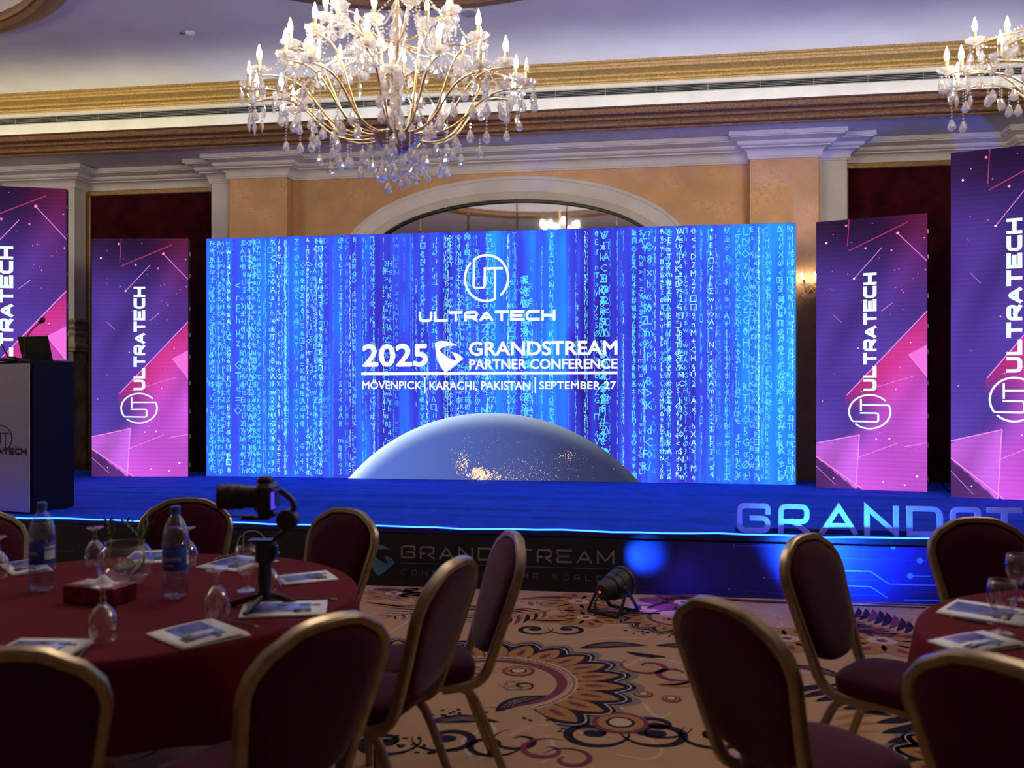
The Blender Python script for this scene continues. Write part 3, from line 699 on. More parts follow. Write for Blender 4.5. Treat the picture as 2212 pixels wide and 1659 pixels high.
def side_panel(ca, cb, h, label):
    """ca, cb: bottom corners in plan, left to right"""
    ca, cb = Vector(ca), Vector(cb); U = (cb-ca); w = U.length; mid = (ca+cb)/2
    t = thing('tall_screen', label, 'screen', (mid.x,mid.y,SZ), math.atan2(U.y,U.x), 'magenta LED panels on the stage')
    MB().box((0,.045,h/2),(w,.08,h),.006).build('cabinet', SCREENBLACK, t)
    nu, nv = 60, 150; V = []; C = []
    for j in range(nv+1):
        for i in range(nu+1):
            u, v = i/nu, j/nv; V.append(((u-.5)*w,.003,h*(1-v)))
            k = .85+.3*math.sin(u*9+v*4+1.3*math.sin(v*13+u*5))*.5
            C.append((*(panel_color(u,v)*k*(1+.10*math.sin(v*h*2*PI/.05))),1))
    MB().add(V, [(j*(nu+1)+i,(j+1)*(nu+1)+i,(j+1)*(nu+1)+i+1,j*(nu+1)+i+1) for j in range(nv) for i in range(nu)]).build('display', PANELIMG, t, colors=C)
    def P(u, v, e): return Vector(((u-.5)*w, -e, h*(1-v)))
    mp, mr = MB(), MB()
    for a, b, wd, red in LINES_P:
        pa, pb = P(*a,0), P(*b,0); Vv, Ff = stroke2d([(pa.x,pa.z),(pb.x,pb.z)], wd*w); (mr if red else mp).add([(q[0],.001,q[1]) for q in Vv], Ff)
    mp.build('image_lines', PINKLINE, t); mr.build('image_lines', REDLINE, t)
    mb = MB(); mb.add([P(.835,.505,0)+Vector((0,.0015,0)),P(1.0,.587,0)+Vector((0,.0015,0)),P(1.0,.470,0)+Vector((0,.0015,0))],[(0,1,2)]); mb.build('image_triangle', PINKTRI, t)
    mw, ms = MB(), MB()
    for u, v, r, red in STARS_P:
        c = P(u,v,0); m_ = ms if red else mw; r = min(r*w*.62, c.x+w/2, w/2-c.x)
        m_.add([(c.x+r*math.cos(k*PI/5),0,c.z+r*math.sin(k*PI/5)) for k in range(10)], [tuple(range(10))])
        if red and r > .008: mw.add([(c.x+r*.4*math.cos(k*PI/4),-.0008,c.z+r*.4*math.sin(k*PI/4)) for k in range(8)], [tuple(range(8))])
    stuff(mw.build('image_stars', STARW, t)); stuff(ms.build('image_stars', STARR, t))
    V, Fs, tot = text2d('ULTRATECH', 1.35, .29, .15, .3); O = P(.557,.637,.003); L_ = (.637-.2025)*h
    mb = MB(); place2d(mb, V, Fs, O, (0,0,L_/tot), (-.121*w,0,0)); mb.build('company_name', LETP, t)
    V, Fs = logo_ut(.09); mb = MB(); place2d(mb, V, Fs, P(.494,.713,.003), (0,0,.0647*h), (-.195*w,0,0)); mb.build('round_emblem', LETP, t)
    mb = MB(); rr = random.Random(3)
    for k in range(9): mb.box((w/2+.006,.05,h*(k+.5)/9+rr.uniform(-.05,.05)),(.014,.03,.05),.003)
    mb.build('side_latch', STEEL, t); return t
def pd(px, d): p = view((px-PCX)/FPX*d, d); return (p.x,p.y)
B = EYE-SZ
side_panel(pd(198,FPX*B/181.5), pd(406,FPX*B/181.5), 2.99, 'shorter magenta LED panel between the lectern and the big blue screen')
side_panel(pd(1763,FPX*B/205), pd(2003,FPX*B/216), 2.95, 'shorter magenta LED panel just right of the big blue screen')
side_panel(pd(-118,10.22), pd(143,10.46), 3.48, 'taller magenta LED panel rising behind the lectern')
side_panel(pd(2054,FPX*B/229), pd(2338,8.28), 3.44, 'taller magenta LED panel cut off at the edge, behind the foam letters')

# ================================================================== LECTERN
NAVY = mat('navy_board', (.003,.004,.018), .7, vary=.1, spec=.12); POWHITE = mat('white_board', (.27,.26,.34), .5, vary=.03)
INK = mat('black_print', (.012,.01,.02), .5)
f0 = at_z(67,1112,SZ); b0 = at_z(161,1097,SZ); dep = Vector((b0.x-f0.x,b0.y-f0.y)); dl = dep.length; ang = math.atan2(dep.y,dep.x)-PI/2
LH = 1.79-SZ; LW = .95
lect = thing('lectern', 'navy lectern with white printed front at the stage edge', 'lectern', (f0.x,f0.y,SZ), ang)
MB().box((-LW/2,dl/2+.012,LH/2),(LW,dl-.024,LH),.006).build('body', NAVY, lect)
MB().box((-LW/2,.008,LH/2),(LW-.05,.014,LH-.036),.002).build('front_panel', POWHITE, lect)
mb = MB(); V, Fs = logo_ut(.075); place2d(mb, V, Fs, (-.335,-.001,.615+.04), (.125,0,0), (0,0,.115)); mb.build('front_emblem', INK, lect)
V, Fs, tot = text2d('ULTRATECH', 1.45, .29, .15, .3); mb = MB(); place2d(mb, V, Fs, (-.645,-.001,.515), (.595/tot,0,0), (0,0,.058)); mb.build('front_lettering', INK, lect)
LT = SZ+LH
lm = lambda x, y, z=0: (Matrix.Rotation(ang,3,'Z') @ Vector((x,y,z)))+Vector((f0.x,f0.y,LT))
lap = thing('laptop', 'open dark laptop seen from behind on the lectern top', 'laptop', lm(-.012,.26), ang-.05)
LAPM = mat('dark_laptop', (.035,.035,.037), .4, .5)
MB().box((-.175,.10,.009),(.365,.235,.016),.004).build('base', LAPM, lap)
R = Matrix.Rotation(math.radians(14),3,'X')
MB().box(R @ Vector((-.175,0,.115))+Vector((0,-.018,.012)),(.365,.008,.225),.003,R).build('lid', LAPM, lap)
mb = MB(); n = 24; cc = R @ Vector((-.175,-.0052,.125))+Vector((0,-.018,.012)); ux, uz = Vector((1,0,0)), R @ Vector((0,0,1))
V, Fs = stroke2d([(.02*math.cos(2*PI*k/n),.02*math.sin(2*PI*k/n)) for k in range(n)], .003, True); place2d(mb,V,Fs,cc,ux,uz)
for pth in ([(-.006,.015),(-.011,-.006)],[(-.009,.003),(-.004,.004),(-.006,-.006)],[(.004,.004),(0,-.014)],[(.004,.004),(.010,.004),(.008,-.006),(.002,-.006)]):
    V, Fs = stroke2d(pth,.003); place2d(mb,V,Fs,cc,ux,uz)
mb.build('lid_logo', INK, lap)
mic = thing('gooseneck_microphone', 'black gooseneck microphone curving over the lectern laptop', 'microphone', lm(-.175,.10), ang)
MB().lathe([(.0,0),(.055,0),(.055,.012),(.045,.02),(.012,.024),(.009,.08),(0,.08)],20).build('base', BLACK, mic, True)
neck = catmull([(0,0,.07),(.0,0,.16),(.02,0,.215),(.08,0,.28),(.17,0,.345)],8)
MB().tube(neck,.005,8).build('neck', BLACK, mic, True)
Rm = Vector((0,0,1)).rotation_difference((neck[-1]-neck[-3]).normalized()).to_matrix()
MB().lathe([(0,-.012),(.012,-.008),(.02,.01),(.024,.03),(.02,.048),(.010,.058),(0,.06)],16,neck[-1],R=Rm).build('foam_head', BLACK, mic, True)
o = MB(); o.box((0,0,.02),(.16,.12,.034),.012); o.box((-.05,0,.1),(.012,.012,.14),.003,Matrix.Rotation(-.5,3,'Y')); o.box((.02,.0,.042),(.05,.05,.012),.004)
tag(o.build('conference_microphone', BLACK, None, loc=lm(-.30,.06)), 'black desk microphone unit beside the laptop at lectern edge', 'microphone')
o = MB(); 
for k in range(3): o.box((.004*k,.003*k,.004+.006*k),(.12,.09,.005),.001,Matrix.Rotation(.15*k,3,'Z'))
tag(o.build('paper_notes', mat('blue_grey_paper',(.12,.17,.3),.6), None, loc=lm(-.06,.40)), 'small stack of bluish papers behind the laptop on lectern', 'paper')

# ================================================================== FLOOR SPOTLIGHTS
PARB = mat('spotlight_black', (.02,.021,.022), .5, vary=.3, scale=60)
def par_light(label, px, py, aim, beams, group='floor spotlights'):
    p = at_z(px,py,0); t = thing('floor_spotlight', label, 'spotlight', (p.x,p.y,.006), 0, group)
    dv = (Vector(aim)-Vector((p.x,p.y,.2))).normalized()
    R = Vector((0,0,1)).rotation_difference(dv).to_matrix(); c = Vector((0,0,.20))
    MB().lathe([(0,-.14),(.062,-.14),(.072,-.125),(.088,-.04),(.10,-.035),(.106,.02),(.112,.025),(.118,.095),(.112,.10),(.108,.085),(0,.085)],28,c,R=R).build('housing', PARB, t); smooth_angle(t.children[0],30)
    rim = MB(); rim.lathe([(.118,.10),(.126,.102),(.126,.135),(.116,.135),(.112,.10)],28,c,R=R); rim.build('front_rim', PARB, t)
    MB().lathe([(0,.088),(.106,.088)],24,c,cap=False,R=R).build('lens', emit_mat('spot_lens', (.08,.06,1), 6), t)
    side = dv.cross(Vector((0,0,1))).normalized(); fw = Vector((-side.y,side.x,0))
    for s in (-1,1):
        for dd in (-.13,.13):
            mb = MB(); a = c+side*s*.128; b = Vector((0,0,0))+side*s*.15+fw*dd
            mb.sweep([a, a+(b-a)*.5+side*s*.012, b+Vector((0,0,.006))], rect_sec(.03,.007,.001), a0=tuple(fw)); mb.build('bracket', PARB, t)
        mb = MB(); mb.sweep([c+side*s*.112, c+side*s*.148], [(.024*math.cos(k*PI/5),-.024*math.sin(k*PI/5)) for k in range(10)]); mb.build('knob', PARB, t)
    for dd in (-.13,.13):
        MB().box(fw*dd+Vector((0,0,.004)),(.01,.01,.008)).sweep([fw*dd-side*.15+Vector((0,0,.004)), fw*dd+side*.15+Vector((0,0,.004))], rect_sec(.03,.006,.001), a0=(0,0,1)).build('foot_bar', PARB, t)
    rear = c-dv*.141
    MB().box(rear-side*.02,(.028,.004,.016),.001,Vector((0,-1,0)).rotation_difference(-dv).to_matrix()).build('digit_display', emit_mat('red_digits',(1,.03,.02),1.2), t)
    cab = catmull([rear, rear-dv*.07-Vector((0,0,.04)), rear-dv*.06-Vector((0,0,.13)), Vector((rear.x*.6,rear.y*.6,.012)), side*.1+Vector((0,0,.012)), side*.30+fw*.2+Vector((0,0,.01))],8)
    MB().tube(cab,.006,6).build('power_cable', BLACK, t, True)
    for nm, tgt, wt, an, bl in beams:
        q = Vector((p.x,p.y,.19)); bd = (Vector(tgt)-q).normalized()
        sp = spot(nm, q+dv*.10+bd*.01, tgt, wt, (.01,.10,1) if nm == 'spot_beam' else (.16,.10,1), an, bl, radius=.04); sp.parent = t; sp.matrix_parent_inverse = Matrix.Translation((-p.x,-p.y,-.006))
    t.scale = (.88,.88,.88); return t
PW = PARLIGHT
par_light('black spotlight on the carpet aimed at the stage front', 1325, 1324, at_y(1470,1185,SY0), [('spot_beam',at_y(1392,1192,SY0),PW*1.2,36,1.0),('spot_spill',at_z(1500,1315,0),PW*.22,120,1)])
par_light('black spotlight hidden behind a tilted chair back by the stage', 1768, 1332, at_y(1850,1120,SY0+.05), [('spot_beam',at_y(1800,1165,SY0),PW*7,132,1),('spot_spill',at_z(1720,1300,0),PW*.1,150,1)])

# ================================================================== CHANDELIERS
HCX, HCY, HD = -1.60, 5.61, 5.79
def scallop(n, amt): return lambda a, r, z: 1+amt*math.cos(n*a)*(r/.06)
CUP = MB().lathe([(.0,-.02),(.012,-.022),(.02,-.012),(.036,-.004),(.052,.004),(.063,.018),(.058,.019),(.046,.008),(.02,.002),(.0,.0)],24,flute=scallop(8,.09)); CUPM = None
def proto(mb, name, m, sm=False):
    me = bpy.data.meshes.new(name); me.from_pydata(mb.v, [], mb.f); me.materials.append(m)
    if sm: me.polygons.foreach_set('use_smooth', [True]*len(me.polygons))
    return me
CUPME = proto(CUP, 'drip_pan', CRYSTAL)
SLEEVE = proto(MB().lathe([(0,0),(.017,0),(.017,.006),(.0125,.01),(.0125,.072),(.009,.076),(0,.076)],12), 'candle_sleeve', CGOLD, True)
bulbprof = [(0,.072),(.008,.073),(.013,.084),(.0165,.098),(.0165,.112),(.0125,.130),(.007,.148),(.003,.164),(0,.170)]
BULBME = proto(MB().lathe(bulbprof,12), 'flame_bulb', BULBM, True); SBULBME = proto(MB().lathe(bulbprof,12), 'flame_bulb', SBULB, True); BULBOFF = proto(MB().lathe(bulbprof,12), 'flame_bulb', DEADBULB, True)
DROP = proto(MB().lathe([(0,0),(.012,-.014),(.022,-.04),(.0265,-.058),(.022,-.072),(.011,-.082),(0,-.086)],8), 'crystal_drop', CRYSTAL)
SPEAR = proto(MB().lathe([(0,0),(.010,-.015),(.015,-.035),(.010,-.065),(0,-.095)],6), 'crystal_drop', CRYSTAL)
def octa(mb, c, r): 
    c = Vector(c); mb.add([c+Vector(p)*r for p in ((1,0,0),(0,1,0),(-1,0,0),(0,-1,0),(0,0,1),(0,0,-1))], [(0,1,4),(1,2,4),(2,3,4),(3,0,4),(1,0,5),(2,1,5),(3,2,5),(0,3,5)])
BEADS = {}
def beads(n):
    if n not in BEADS:
        mb = MB()
        for k in range(n): octa(mb, (0,0,.012+k*.021), .0085)
        BEADS[n] = proto(mb, 'bead_chain', CRYSTAL)
    return BEADS[n]
CANDLES = [(541,187,.98,-1,1),(563,155,.95,-1,0),(557,212,.95,1,0),(610,209,.95,1,0),(636,240,.90,1,0),(620,122,.90,-1,0),(630,97,.75,-1,0),(673,127,.9,-1,0),(683,66,.72,-1,0),(706,41,.55,-1,0),
 (773,71,.5,1,0),(796,98,.85,-1,0),(811,44,.65,-1,0),(737,147,.7,1,0),(848,152,.5,-1,0),(864,82,.55,1,0),(875,158,.8,1,0),(897,240,.9,1,0),(951,112,.85,-1,0),(1003,130,.75,1,0),(960,250,.92,1,0),
 (1036,82,.75,-1,0),(1038,104,.6,1,0),(1041,145,.9,-1,1),(1095,138,.85,-1,0),(1117,170,.9,1,0),(1140,183,.93,-1,1),(1111,215,.95,1,0),(978,25,.5,-1,0),(970,47,.5,1,0),(737,15,.5,-1,1),(731,48,.45,1,0),(690,148,.85,1,0),(891,8,.38,-1,1),(925,52,.5,-1,1)]
def chandelier(label, X, Y, dz, full=True):
    t = thing('chandelier', label, 'chandelier', (X,Y,0), YAW, 'crystal chandeliers'); rr = random.Random(5)
    zh = 3.20+dz
    MB().lathe([(0,zh-.115),(.05,zh-.11),(.10,zh-.085),(.135,zh-.045),(.15,zh-.005),(.16,zh+.005),(.15,zh+.015),(.06,zh+.02),(.03,zh+.04),(0,zh+.04)],24).build('hub_bowl', mat('hub_metal',(.5,.42,.4),.22,.9), t, True)
    MB().lathe([(0,zh),(.013,zh),(.013,CZ+.6),(.03,CZ+.62),(.06,CZ+.74),(.06,CZ+.76),(0,CZ+.76)],12).build('stem', CGOLD, t, True)
    for z0_ in (.05,.30,.62,.9,1.15,1.4):
        MB().lathe([(.013,0),(.04,.02),(.055,.06),(.04,.11),(.022,.15),(.045,.19),(.03,.22),(.013,.24)],12,(0,0,zh+z0_),cap=False).build('crystal_baluster', CRYSTAL, t)
    spots = []
    for px, py, R_, sg, off in CANDLES:
        s = (px-860)/FPX*HD; dd = sg*math.sqrt(max(0,R_*R_-s*s)); d = HD+dd; s = (px-PCX)/FPX*d-(860-PCX)/FPX*HD
        z = EYE+(PCY-py)/FPX*d+dz; spots.append((s,dd,z,off))
    for k in range(8):
        a = k*PI/4+.3; spots.append((.34*math.cos(a),.34*math.sin(a),4.62+dz+.06*(k%2),0))
    for s, dd, z, off in spots:
        r = math.hypot(s,dd); ux, uy = s/r, dd/r
        z0 = zh+.0 if z < 3.85+dz else (zh+.62 if z < 4.4+dz else zh+1.15); r0 = .13 if z0 == zh else .035
        P = bez([(r0,0,z0),(r0+.62*(r-r0),0,z0-.06),(r0+.42*(r-r0),0,z+.05),(r,0,z-.022)],14)
        pts = [(p.x*ux,p.x*uy,p.z) for p in P]
        arm = MB().tube(pts,.0075,6).build('arm', CGOLD, t, True)
        for me, nm in ((CUPME,'drip_pan'),(SLEEVE,'candle_sleeve'),(BULBOFF if off else BULBME,'flame_bulb')):
            link(nm, me, arm, (s,dd,z))
        if not full: continue
        lean = rr.uniform(-.1,.1)
        for k in range(4 if z < 4.4+dz else 0):
            a = k*PI/2+rr.uniform(0,1.5); n = rr.choice([1,2,2,4,7,10]) if z < 3.75+dz else rr.choice([0,1,2,3]); zt = z+.004-.021*n-.012
            q = link('crystal_drop', DROP if rr.random() < .7 else SPEAR, t, (s+.05*math.cos(a),dd+.05*math.sin(a),zt)); q.rotation_euler = (0,0,rr.uniform(0,3))
            link('bead_chain', beads(n), q, (0,0,0))
        for k in (4,6,8,10,12):                           # drops hung along the arm
            if z < 4.4+dz and rr.random() < .5:
                p = pts[k]; n = rr.choice([1,1,2,4,6,9]); zt = p[2]-.008-.021*n-.012
                q = link('crystal_drop', DROP, t, (p[0],p[1],zt)); q.rotation_euler = (0,0,rr.uniform(0,3)); link('bead_chain', beads(n), q, (0,0,0))
    for rho, cnt, zb in () if not full else ((.07,5,2.86),(.13,10,2.90),(.19,9,2.98),(.30,10,2.98),(.42,9,3.04),(.56,9,3.05)):
        for k in range(cnt):
            a = 2*PI*(k+rr.random()*.6)/cnt; zt = zb+dz+.086+rr.uniform(-.03,.07); ztop = zh-.03 if rho < .2 else zh-.04+.10*max(0,rho-.3)
            n = max(2,int((ztop-zt)/.021)); q = link('crystal_drop', DROP, t, (rho*math.cos(a),rho*math.sin(a),zt)); q.rotation_euler = (0,0,rr.uniform(0,3)); link('bead_chain', beads(n), q, (0,0,0))
    if full:                                                  # bead swags slung between neighbouring drip pans
        mb = MB(); low = sorted([q for q in spots if q[2] < 4.4+dz], key=lambda q: math.atan2(q[1],q[0]))
        for a, b in zip(low, low[1:]+low[:1]):
            A, B_ = Vector(a[:3]), Vector(b[:3]); L_ = (A-B_).length
            if L_ > .9: continue
            for k in range(1,int(L_/.022)):
                u = k/int(L_/.022); octa(mb, A*(1-u)+B_*u-Vector((0,0,.35*L_*4*u*(1-u)*.55)), .0085)
        for a in low[::2]:                                    # and up to the stem
            A, B_ = Vector(a[:3]), Vector((0,0,a[2]+.45)); L_ = (A-B_).length
            for k in range(1,int(L_/.024)): u = k/int(L_/.024); octa(mb, A*(1-u)+B_*u-Vector((0,0,.5*u*(1-u)*L_)), .0085)
        stuff(mb.build('bead_swag', CRYSTAL, t))
    return t
chandelier('gold and crystal chandelier hanging in front of the big screen', HCX, HCY, 0)
chandelier('unseen gold chandelier of candle bulbs added to light the lectern side of the hall', -9.6, HCY, 0, False)  # added out of view so its bulbs light the pilaster behind the lectern
q = at_depth(2468,300,5.35); chandelier('gold and crystal chandelier cut off by the upper corner', q.x, q.y, .02)
# wall sconce beside the big screen
sp_ = at_y(1742,612,11.13)
sn = thing('wall_sconce', 'small candle sconce with crystals on gold pilaster by the screen', 'sconce', (sp_.x+.05,11.13,sp_.z-.06))
MB().lathe([(0,.02),(.045,.02),(.05,.01),(.05,0)],16,R=Matrix.Rotation(PI/2,3,'X')).build('backplate', CGOLD, sn)
for sx in (-.09,.06):
    P = bez([(0,-.01,0),(sx*.4,-.10,-.08),(sx,-.12,-.10),(sx,-.14,.0)],10)
    arm = MB().tube(P,.006,6).build('arm', CGOLD, sn, True)
    for me, nm in ((CUPME,'drip_pan'),(SLEEVE,'candle_sleeve'),(SBULBME,'flame_bulb')):
        o_ = link(nm, me, arm, (sx,-.14,.02)); o_.rotation_euler = (0,-.25,0) if nm != 'drip_pan' else (0,0,0)
for k in range(7):
    q = link('crystal_drop', DROP, sn, (-.13+.04*k,-.13+.02*(k%3),-.06-.02*(k%2))); link('bead_chain', beads(2), q)
# ceiling fittings
p = at_z(411,70,CZ); det = MB().lathe([(0,-.035),(.03,-.034),(.048,-.02),(.055,-.004),(.055,0)],20).build('smoke_detector', WHITE, None, True, loc=(p.x,p.y,CZ))
tag(det, 'small round white smoke detector on the grey ceiling', 'detector')
MB().tube([(-.05,0,-.004),(-.12,.01,-.006),(-.10,-.03,-.008)],.006,5).build('wire', BLACK, det)
p = at_z(1013,28,CZ); spk = MB().lathe([(0,-.012),(.09,-.012),(.11,-.008),(.115,0)],28).build('ceiling_speaker', WHITE, None, True, loc=(p.x,p.y,CZ))
tag(spk, 'round white speaker grille in the ceiling beside the gold ring', 'speaker')
MB().lathe([(.0,-.014),(.085,-.014),(.085,-.0125),(0,-.0125)],28).build('grille', mat('speaker_grille',(.4,.4,.42),.6,bump=.5,bscale=500), spk)

# ================================================================== CHAIRS
def make_chair():
    ch = thing('banquet_chair', '', 'chair', (0,0,0), 0, 'gold framed banquet chairs')
    def yb_(z): return -.205-.135*max(0,(z-.50))/.45            # back rake
    half = [(.168,-.02,.405),(.170,-.10,.41),(.172,-.155,.425),(.176,-.19,.465),(.182,yb_(.53)+.002,.53),(.196,yb_(.63),.63),(.212,yb_(.73),.73),(.222,yb_(.79),.79)]
    side_ = catmull(half,5)
    top = [(.2225,.812),(.212,.853),(.176,.893),(.098,.934),(.05,.942),(0,.944)]
    topv = [Vector((x,yb_(z),z)) for x, z in top]
    rt = side_+topv; path = rt+[Vector((-p.x,p.y,p.z)) for p in rt[::-1][1:]]
    f = MB().sweep(path, rect_sec(.030,.036,.006), a0=(1,0,0)).build('back_frame', CHAIRGOLD, ch); smooth_angle(f, 40)
    # padded back
    rightside = [(.0,.498),(.06,.502),(.11,.515),(.145,.54),(.170,.58),(.184,.64),(.198,.72),(.208,.785),(.208,.806),(.199,.844),(.166,.881),(.093,.920),(.05,.927),(0,.929)]
    ol = rightside+[(-x,z) for x, z in rightside[::-1][1:-1]]
    cz = .72; V = []; rings = [(1,-.008),(.99,-.016),(.93,-.024),(.7,-.028),(.35,-.029)]; n = len(ol)
    lev = rings[::-1]+[(1,.004),(.985,.018),(.93,.029),(.7,.036),(.35,.038)]
    for s, o in lev:
        for x, z in ol:
            zz = cz+(z-cz)*s; V.append((x*s, yb_(zz)+o, zz))
    Fs = [(i*n+k,i*n+(k+1)%n,(i+1)*n+(k+1)%n,(i+1)*n+k) for i in range(len(lev)-1) for k in range(n)]
    Fs += [tuple(range(n))[::-1], tuple((len(lev)-1)*n+k for k in range(n))]
    smooth_angle(MB().add(V,Fs).build('backrest', CHAIRRED, ch), 50)
    # seat
    def sq(w0, w1, d0, d1, n=40):
        out = []
        for k in range(n):
            a = 2*PI*k/n; c, s = math.cos(a), math.sin(a); e = .55
            y = math.copysign(abs(s)**e, s); x = math.copysign(abs(c)**e, c); yy = d0+(d1-d0)*(y+1)/2; ww = w0+(w1-w0)*(y+1)/2
            out.append((x*ww, yy))
        return out
    base = sq(.185,.212,-.165,.235); V = []; lev = [(.96,.426),(1,.430),(1.01,.452),(1,.470),(.95,.483),(.8,.492),(.5,.498),(.2,.50)]; n = 40
    for s, z in lev: V += [(x*s,.035+(y-.035)*s,z) for x, y in base]
    Fs = [(i*n+k,i*n+(k+1)%n,(i+1)*n+(k+1)%n,(i+1)*n+k) for i in range(len(lev)-1) for k in range(n)]+[tuple(range(n))[::-1],tuple((len(lev)-1)*n+k for k in range(n))]
    MB().add(V,Fs).build('seat', CHAIRRED, ch, True)
    sec = rect_sec(.024,.030,.006)
    for s in (-1,1):
        x = s*.172
        def rounded3(pts): return catmull(pts,5)
        smooth_angle(MB().sweep(rounded3([(x*1.12,-.285,0),(x*1.08,-.23,.14),(x*1.03,-.165,.31),(x,-.125,.385),(x,-.07,.412)]), sec, a0=(1,0,0)).build('leg', CHAIRGOLD, ch),40)
        smooth_angle(MB().sweep(rounded3([(x*1.12,.225,0),(x*1.09,.222,.14),(x*1.05,.215,.32),(x,.195,.39),(x,.14,.414)]), sec, a0=(1,0,0)).build('leg', CHAIRGOLD, ch),40)
        smooth_angle(MB().sweep([(x,-.075,.413),(x,.15,.413)], sec, a0=(1,0,0)).build('seat_rail', CHAIRGOLD, ch),40)
    for y in (-.03,.13): MB().box((0,y,.418),(.35,.025,.016),.004).build('cross_bar', CHAIRGOLD, ch)
    return ch
T1 = Vector((-1.48,3.34)); T2 = Vector((2.15,2.58))         # table centres in (right, forward)
chair0 = make_chair(); used = []
HB = EYE-.955
def chair(px, py, table, turn, label, rd=None):
    c = chair0 if not used else copy_tree(chair0); used.append(c)
    if rd: r, d = rd
    else: d = FPX*HB/(py-PCY); r = (px-PCX)/FPX*d
    P = Vector((r,d)); f = (table-P).normalized(); a = math.atan2(f.y,f.x)+math.radians(turn); f = Vector((math.cos(a),math.sin(a)))
    s = P+f*.34                                              # top of the back stands .34 behind the seat centre
    w = view(s.x,s.y); c.location = (w.x,w.y,.004); c.rotation_euler = (0,0,a-PI/2+YAW); c['label'] = label
chair(-18,1408,T1,4,'banquet chair seen from behind at the near side of the left table')
chair(712,1337,T1,11,'banquet chair seen from behind, back overlapping the gimbal corner of the left table')
chair(988,1211,T1,-3,'side-turned banquet chair nearer the camera in the aisle beside the left table')
chair(1112,1152,T1,6,'edge-on banquet chair in the aisle whose back covers letters of the stage banner')
chair(752,1100,T1,0,'banquet chair facing front between the camera gimbal and the banner lettering')
chair(405,1078,T1,0,'banquet chair facing front on the far side of the left table behind the water bottle')
chair(-62,1105,T1,0,'banquet chair facing front at the frame edge, below the lectern')
chair(1556,1302,T2,20,'banquet chair seen from behind standing in the open aisle near the right table')
chair(1735,1157,T2,-3,'banquet chair turned to the right table, its back below the foam letters R and A')
chair(2105,1120,T2,0,'banquet chair on the far side of the right table hiding the foam letter S')
chair(2152,1425,T2,0,'banquet chair seen from behind in the lower corner at the right table')

# ================================================================== TABLES
TZ, TR = .75, .87
def round_table(c, label, clabel, seed):
    w = view(c.x,c.y); t = thing('round_table', label, 'table', (w.x,w.y,0), 0, 'round banquet tables')
    MB().lathe([(0,.715),(TR-.02,.715),(TR-.01,.72),(TR-.01,.742),(TR-.02,.747),(0,.747)],48).build('tabletop', mat('plywood',(.3,.2,.1),.6), t)
    for k in range(4):
        a = k*PI/2+.5; MB().tube([(.52*math.cos(a),.52*math.sin(a),.716),(.62*math.cos(a),.62*math.sin(a),.0)],.016,10).build('leg', STEEL, t, True)
    MB().tube([(.56*math.cos(k*PI/2+.5),.56*math.sin(k*PI/2+.5),.35) for k in range(4)],.01,8,closed=True).build('brace', STEEL, t, True)
    rr = random.Random(seed); ph = [rr.uniform(0,6) for _ in range(4)]; n = 160; V = []; lev = []
    for r in (0,.2,.45,.65,.78,.84,.862): lev.append((r,TZ,0))
    lev += [(.872,TZ-.002,0),(.879,TZ-.010,0),(.882,TZ-.03,.1),(.884,TZ-.08,.35),(.888,TZ-.14,.6),(.893,TZ-.20,.85),(.897,TZ-.262,1)]
    for r, z, k in lev:
        for i in range(n):
            a = 2*PI*i/n; f = .022*math.sin(9*a+ph[0])+.018*math.sin(14*a+ph[1]+.7*math.sin(3*a))+.008*math.sin(23*a+ph[2])
            q = r+k*(f+.012); V.append((q*math.cos(a),q*math.sin(a),z+(k*.02*math.sin(4*a+ph[3]))))
    Fs = [(i*n+j,i*n+(j+1)%n,(i+1)*n+(j+1)%n,(i+1)*n+j) for i in range(1,len(lev)-1) for j in range(n)]+[tuple(n+j for j in range(n))[::-1]]
    o = MB().add(V,Fs).build('tablecloth', CLOTH, None, True, loc=(w.x,w.y,0))
    tag(o, clabel, 'tablecloth', 'red round tablecloths')
round_table(T1,'round banquet table under the red cloth with bottles and gimbal','red cloth on the round table carrying bottles, bowl and camera gimbal',1)
round_table(T2,'round banquet table under the red cloth beside the cropped edge, two goblets on it','red cloth on the round table with two upright goblets and brochures',2)
ZT = TZ+.0015

# goblets
GP = [(0,0),(.036,0),(.037,.003),(.030,.007),(.012,.014),(.008,.022),(.0085,.040),(.013,.046),(.008,.052),(.012,.058),(.026,.072),(.040,.095),(.0455,.120),(.044,.145),(.0385,.172),(.037,.172),(.0425,.145),(.044,.120),(.0385,.096),(.024,.074),(.008,.062),(0,.060)]
def goblet(px, py, inv, label):
    p = at_z(px,py,ZT); mb = MB(); mb.lathe([(r,(.172-z) if inv else z) for r, z in (GP[::-1] if inv else GP)],28)
    tag(mb.build('wine_goblet', GLASS, None, True, loc=(p.x,p.y,ZT)), label, 'goblet', 'stemmed glass goblets')
goblet(222,1383,1,'upside-down goblet directly in front of the red tissue box')
goblet(205,1222,1,'upside-down goblet behind the glass bowl, toward the lectern')
goblet(468,1338,1,'upside-down goblet between the second bottle and the gimbal legs')
goblet(404,1222,1,'upside-down goblet half hidden behind the second water bottle')
goblet(582,1294,1,'upside-down goblet half hidden behind the gimbal handle')
goblet(-6,1248,1,'upside-down goblet cut by the frame edge beside the stacked papers')
goblet(532,1276,0,'upright goblet just beside the gimbal handle on the left table')
goblet(2165,1369,0,'upright goblet standing between two brochures on the right table')
goblet(2200,1297,0,'upright goblet cut by the frame edge behind the other one')
